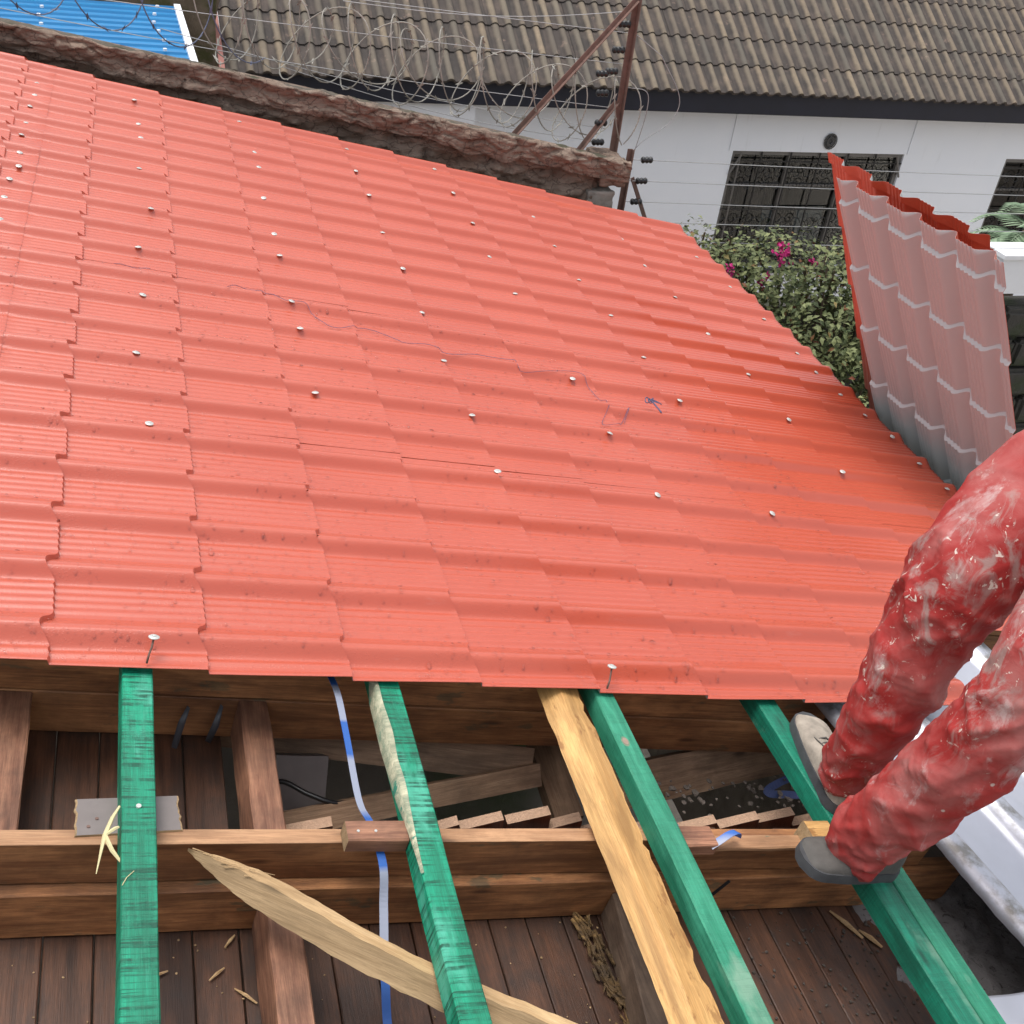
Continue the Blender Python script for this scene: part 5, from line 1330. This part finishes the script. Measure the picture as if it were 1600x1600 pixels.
# ------------------------------------------------------------------ bougainvillea bush and palm
bush = thing('bougainvillea_bush', (4.4, 4.0, -4.4), 'leafy bougainvillea bush with magenta flowers beyond right edge of roofing', 'bush')
def leaf_card(m, p, L, w_, nrm, dirn, fold=.25, mi=0):
    d = (dirn - nrm * dirn.dot(nrm)).normalized(); s_ = nrm.cross(d)
    a = p; tip = p + d * L - nrm * L * .15
    m.add([a, a + d * L * .45 + s_ * w_ / 2 + nrm * fold * w_ * .5, tip, a + d * L * .45 - s_ * w_ / 2 + nrm * fold * w_ * .5, a + d * L * .5], [(0, 4, 3), (0, 1, 4), (4, 1, 2), (3, 4, 2)], mi)
def rv(): return Vector((rnd.gauss(0, 1), rnd.gauss(0, 1), rnd.gauss(0, 1))).normalized()
lm = MB(); blobs = []
for c, r in (((3.62, 4.3, -1.22), .42), ((3.95, 4.1, -1.15), .45), ((4.3, 3.75, -1.25), .5), ((4.55, 3.5, -1.35), .5), ((3.95, 3.5, -1.6), .55), ((4.2, 2.9, -1.75), .6), ((4.0, 2.4, -1.9), .55), ((4.5, 2.3, -1.7), .6), ((3.75, 3.9, -1.8), .5), ((4.7, 3.0, -1.9), .7), ((5.1, 3.9, -1.3), .5), ((4.0, 2.0, -2.3), .55), ((4.6, 4.2, -1.15), .4)): blobs.append((Vector(c) + Vector((0, 0, .12 if len(blobs) < 2 else 0.02)), r))
for q in range(21000):
    c, r = blobs[rnd.randrange(len(blobs))]
    d = rv()
    rr = r * (1 - .45 * rnd.random() ** 1.6); k = .78 + .42 * noise.noise(d * 2.3 + c * 3)
    p = c + Vector((d.x, d.y, d.z * .85)) * rr * k
    if p.x < 3.27: continue
    if noise.noise(p * 5.5) < -.36: continue
    nr = (d * .6 + Vector((0, 0, .7)) + rv() * .55).normalized()
    mi = 1 if rnd.random() < .045 else 0
    leaf_card(lm, p, rnd.uniform(.030, .058), rnd.uniform(.02, .034), nr, rv(), mi=mi)
lm.build('foliage', [M_LEAF, M_LEAF2], None, bush, kind='stuff')
fm = MB()
for c, n_, sp in (((3.98, 3.85, -.80), 20, .08), ((4.12, 4.0, -.88), 8, .05), ((3.78, 4.05, -1.0), 18, .07), ((3.98, 3.95, -1.0), 9, .05), ((4.30, 3.95, -.88), 4, .02), ((4.75, 4.2, -.93), 16, .09), ((4.55, 3.6, -1.0), 30, .10), ((4.6, 3.3, -1.15), 22, .1), ((3.62, 3.75, -1.1), 8, .12), ((3.9, 3.0, -1.35), 8, .15)):
    for q in range(n_):
        p = Vector(c) + Vector((-.16 if c[0] < 4.4 else 0, 0, 0)) + rv() * sp * rnd.random() ** .5
        for t in range(3): leaf_card(fm, p, rnd.uniform(.022, .034), .024, (rv() + Vector((0, -.4, .6))).normalized(), rv())
fm.build('flowers', M_FLOWER, None, bush, kind='stuff')
for q in range(26):
    c, r = blobs[q % len(blobs)]; base = Vector((4.2 + rnd.uniform(-.3, .3), 3.4 + rnd.uniform(-.5, .5), -4.4)); e = c + rv() * r * .8; e.z = max(e.z, c.z)
    mid = (base + e) / 2 + rv() * .2
    if q < 9:      # arching shoots that stick out of the top
        e = Vector((3.5 + q * .16, 4.25 - .06 * q, -.86 + .10 * rnd.random() - .02 * q)); mid = Vector((e.x + .1, e.y + .05, e.z - .6))
    if min(base.x, mid.x, e.x) < 3.28: continue
    m = MB(); P = catmull([tuple(base), tuple(mid), tuple(e)], 6); m.tube([tuple(p) for p in P], [.022 * (1 - i / len(P)) + .004 for i in range(len(P))], 6)
    m.build('branch', M_STEM, None, bush)
    if q < 9:
        m = MB()
        for i in range(18):
            k = i / 18; p = mid.lerp(e, .45 + .55 * k) + rv() * .025
            leaf_card(m, p, .045, .028, (rv() + Vector((0, 0, .8))).normalized(), rv(), mi=1 if rnd.random() < .15 else 0)
        m.build('shoot_leaves', [M_LEAF, M_LEAF2], None, bush)

palm = thing('palm_plant', (6.5, 5.2, -4.4), 'grey-green spiky palm fronds at the right edge beside the house window', 'palm')
tb = MB(); tb.tube([(6.80, 5.2, -4.4), (6.79, 5.15, -2.2), (6.78, 5.1, -1.1)], [.10, .08, .06], 10); tb.build('trunk', M_STEM, None, palm, smooth=True)
for q in range(11):
    a = q * 2 * math.pi / 11 + .2; m = MB(); P = []
    for i in range(12):
        t = i / 11; r = .50 * t; P.append(Vector((6.78 + r * math.cos(a), 5.1 + r * math.sin(a), -1.10 + .30 * t - .42 * t * t + .1 * math.sin(q))))
    m.tube(P, [.008 * (1 - i / 13) for i in range(12)], 5)
    for i in range(2, 12):
        d = (P[i] - P[i-1]).normalized(); s_ = d.cross(Vector((0, 0, 1))).normalized()
        for sg in (-1, 1):
            for e in (0, .5):
                p = P[i-1].lerp(P[i], e); leaf_card(m, p, .20 * (1.1 - i / 14), .034, Vector((0, 0, 1)), d * .8 + s_ * sg, .1)
    m.build('frond', M_PALM, None, palm)
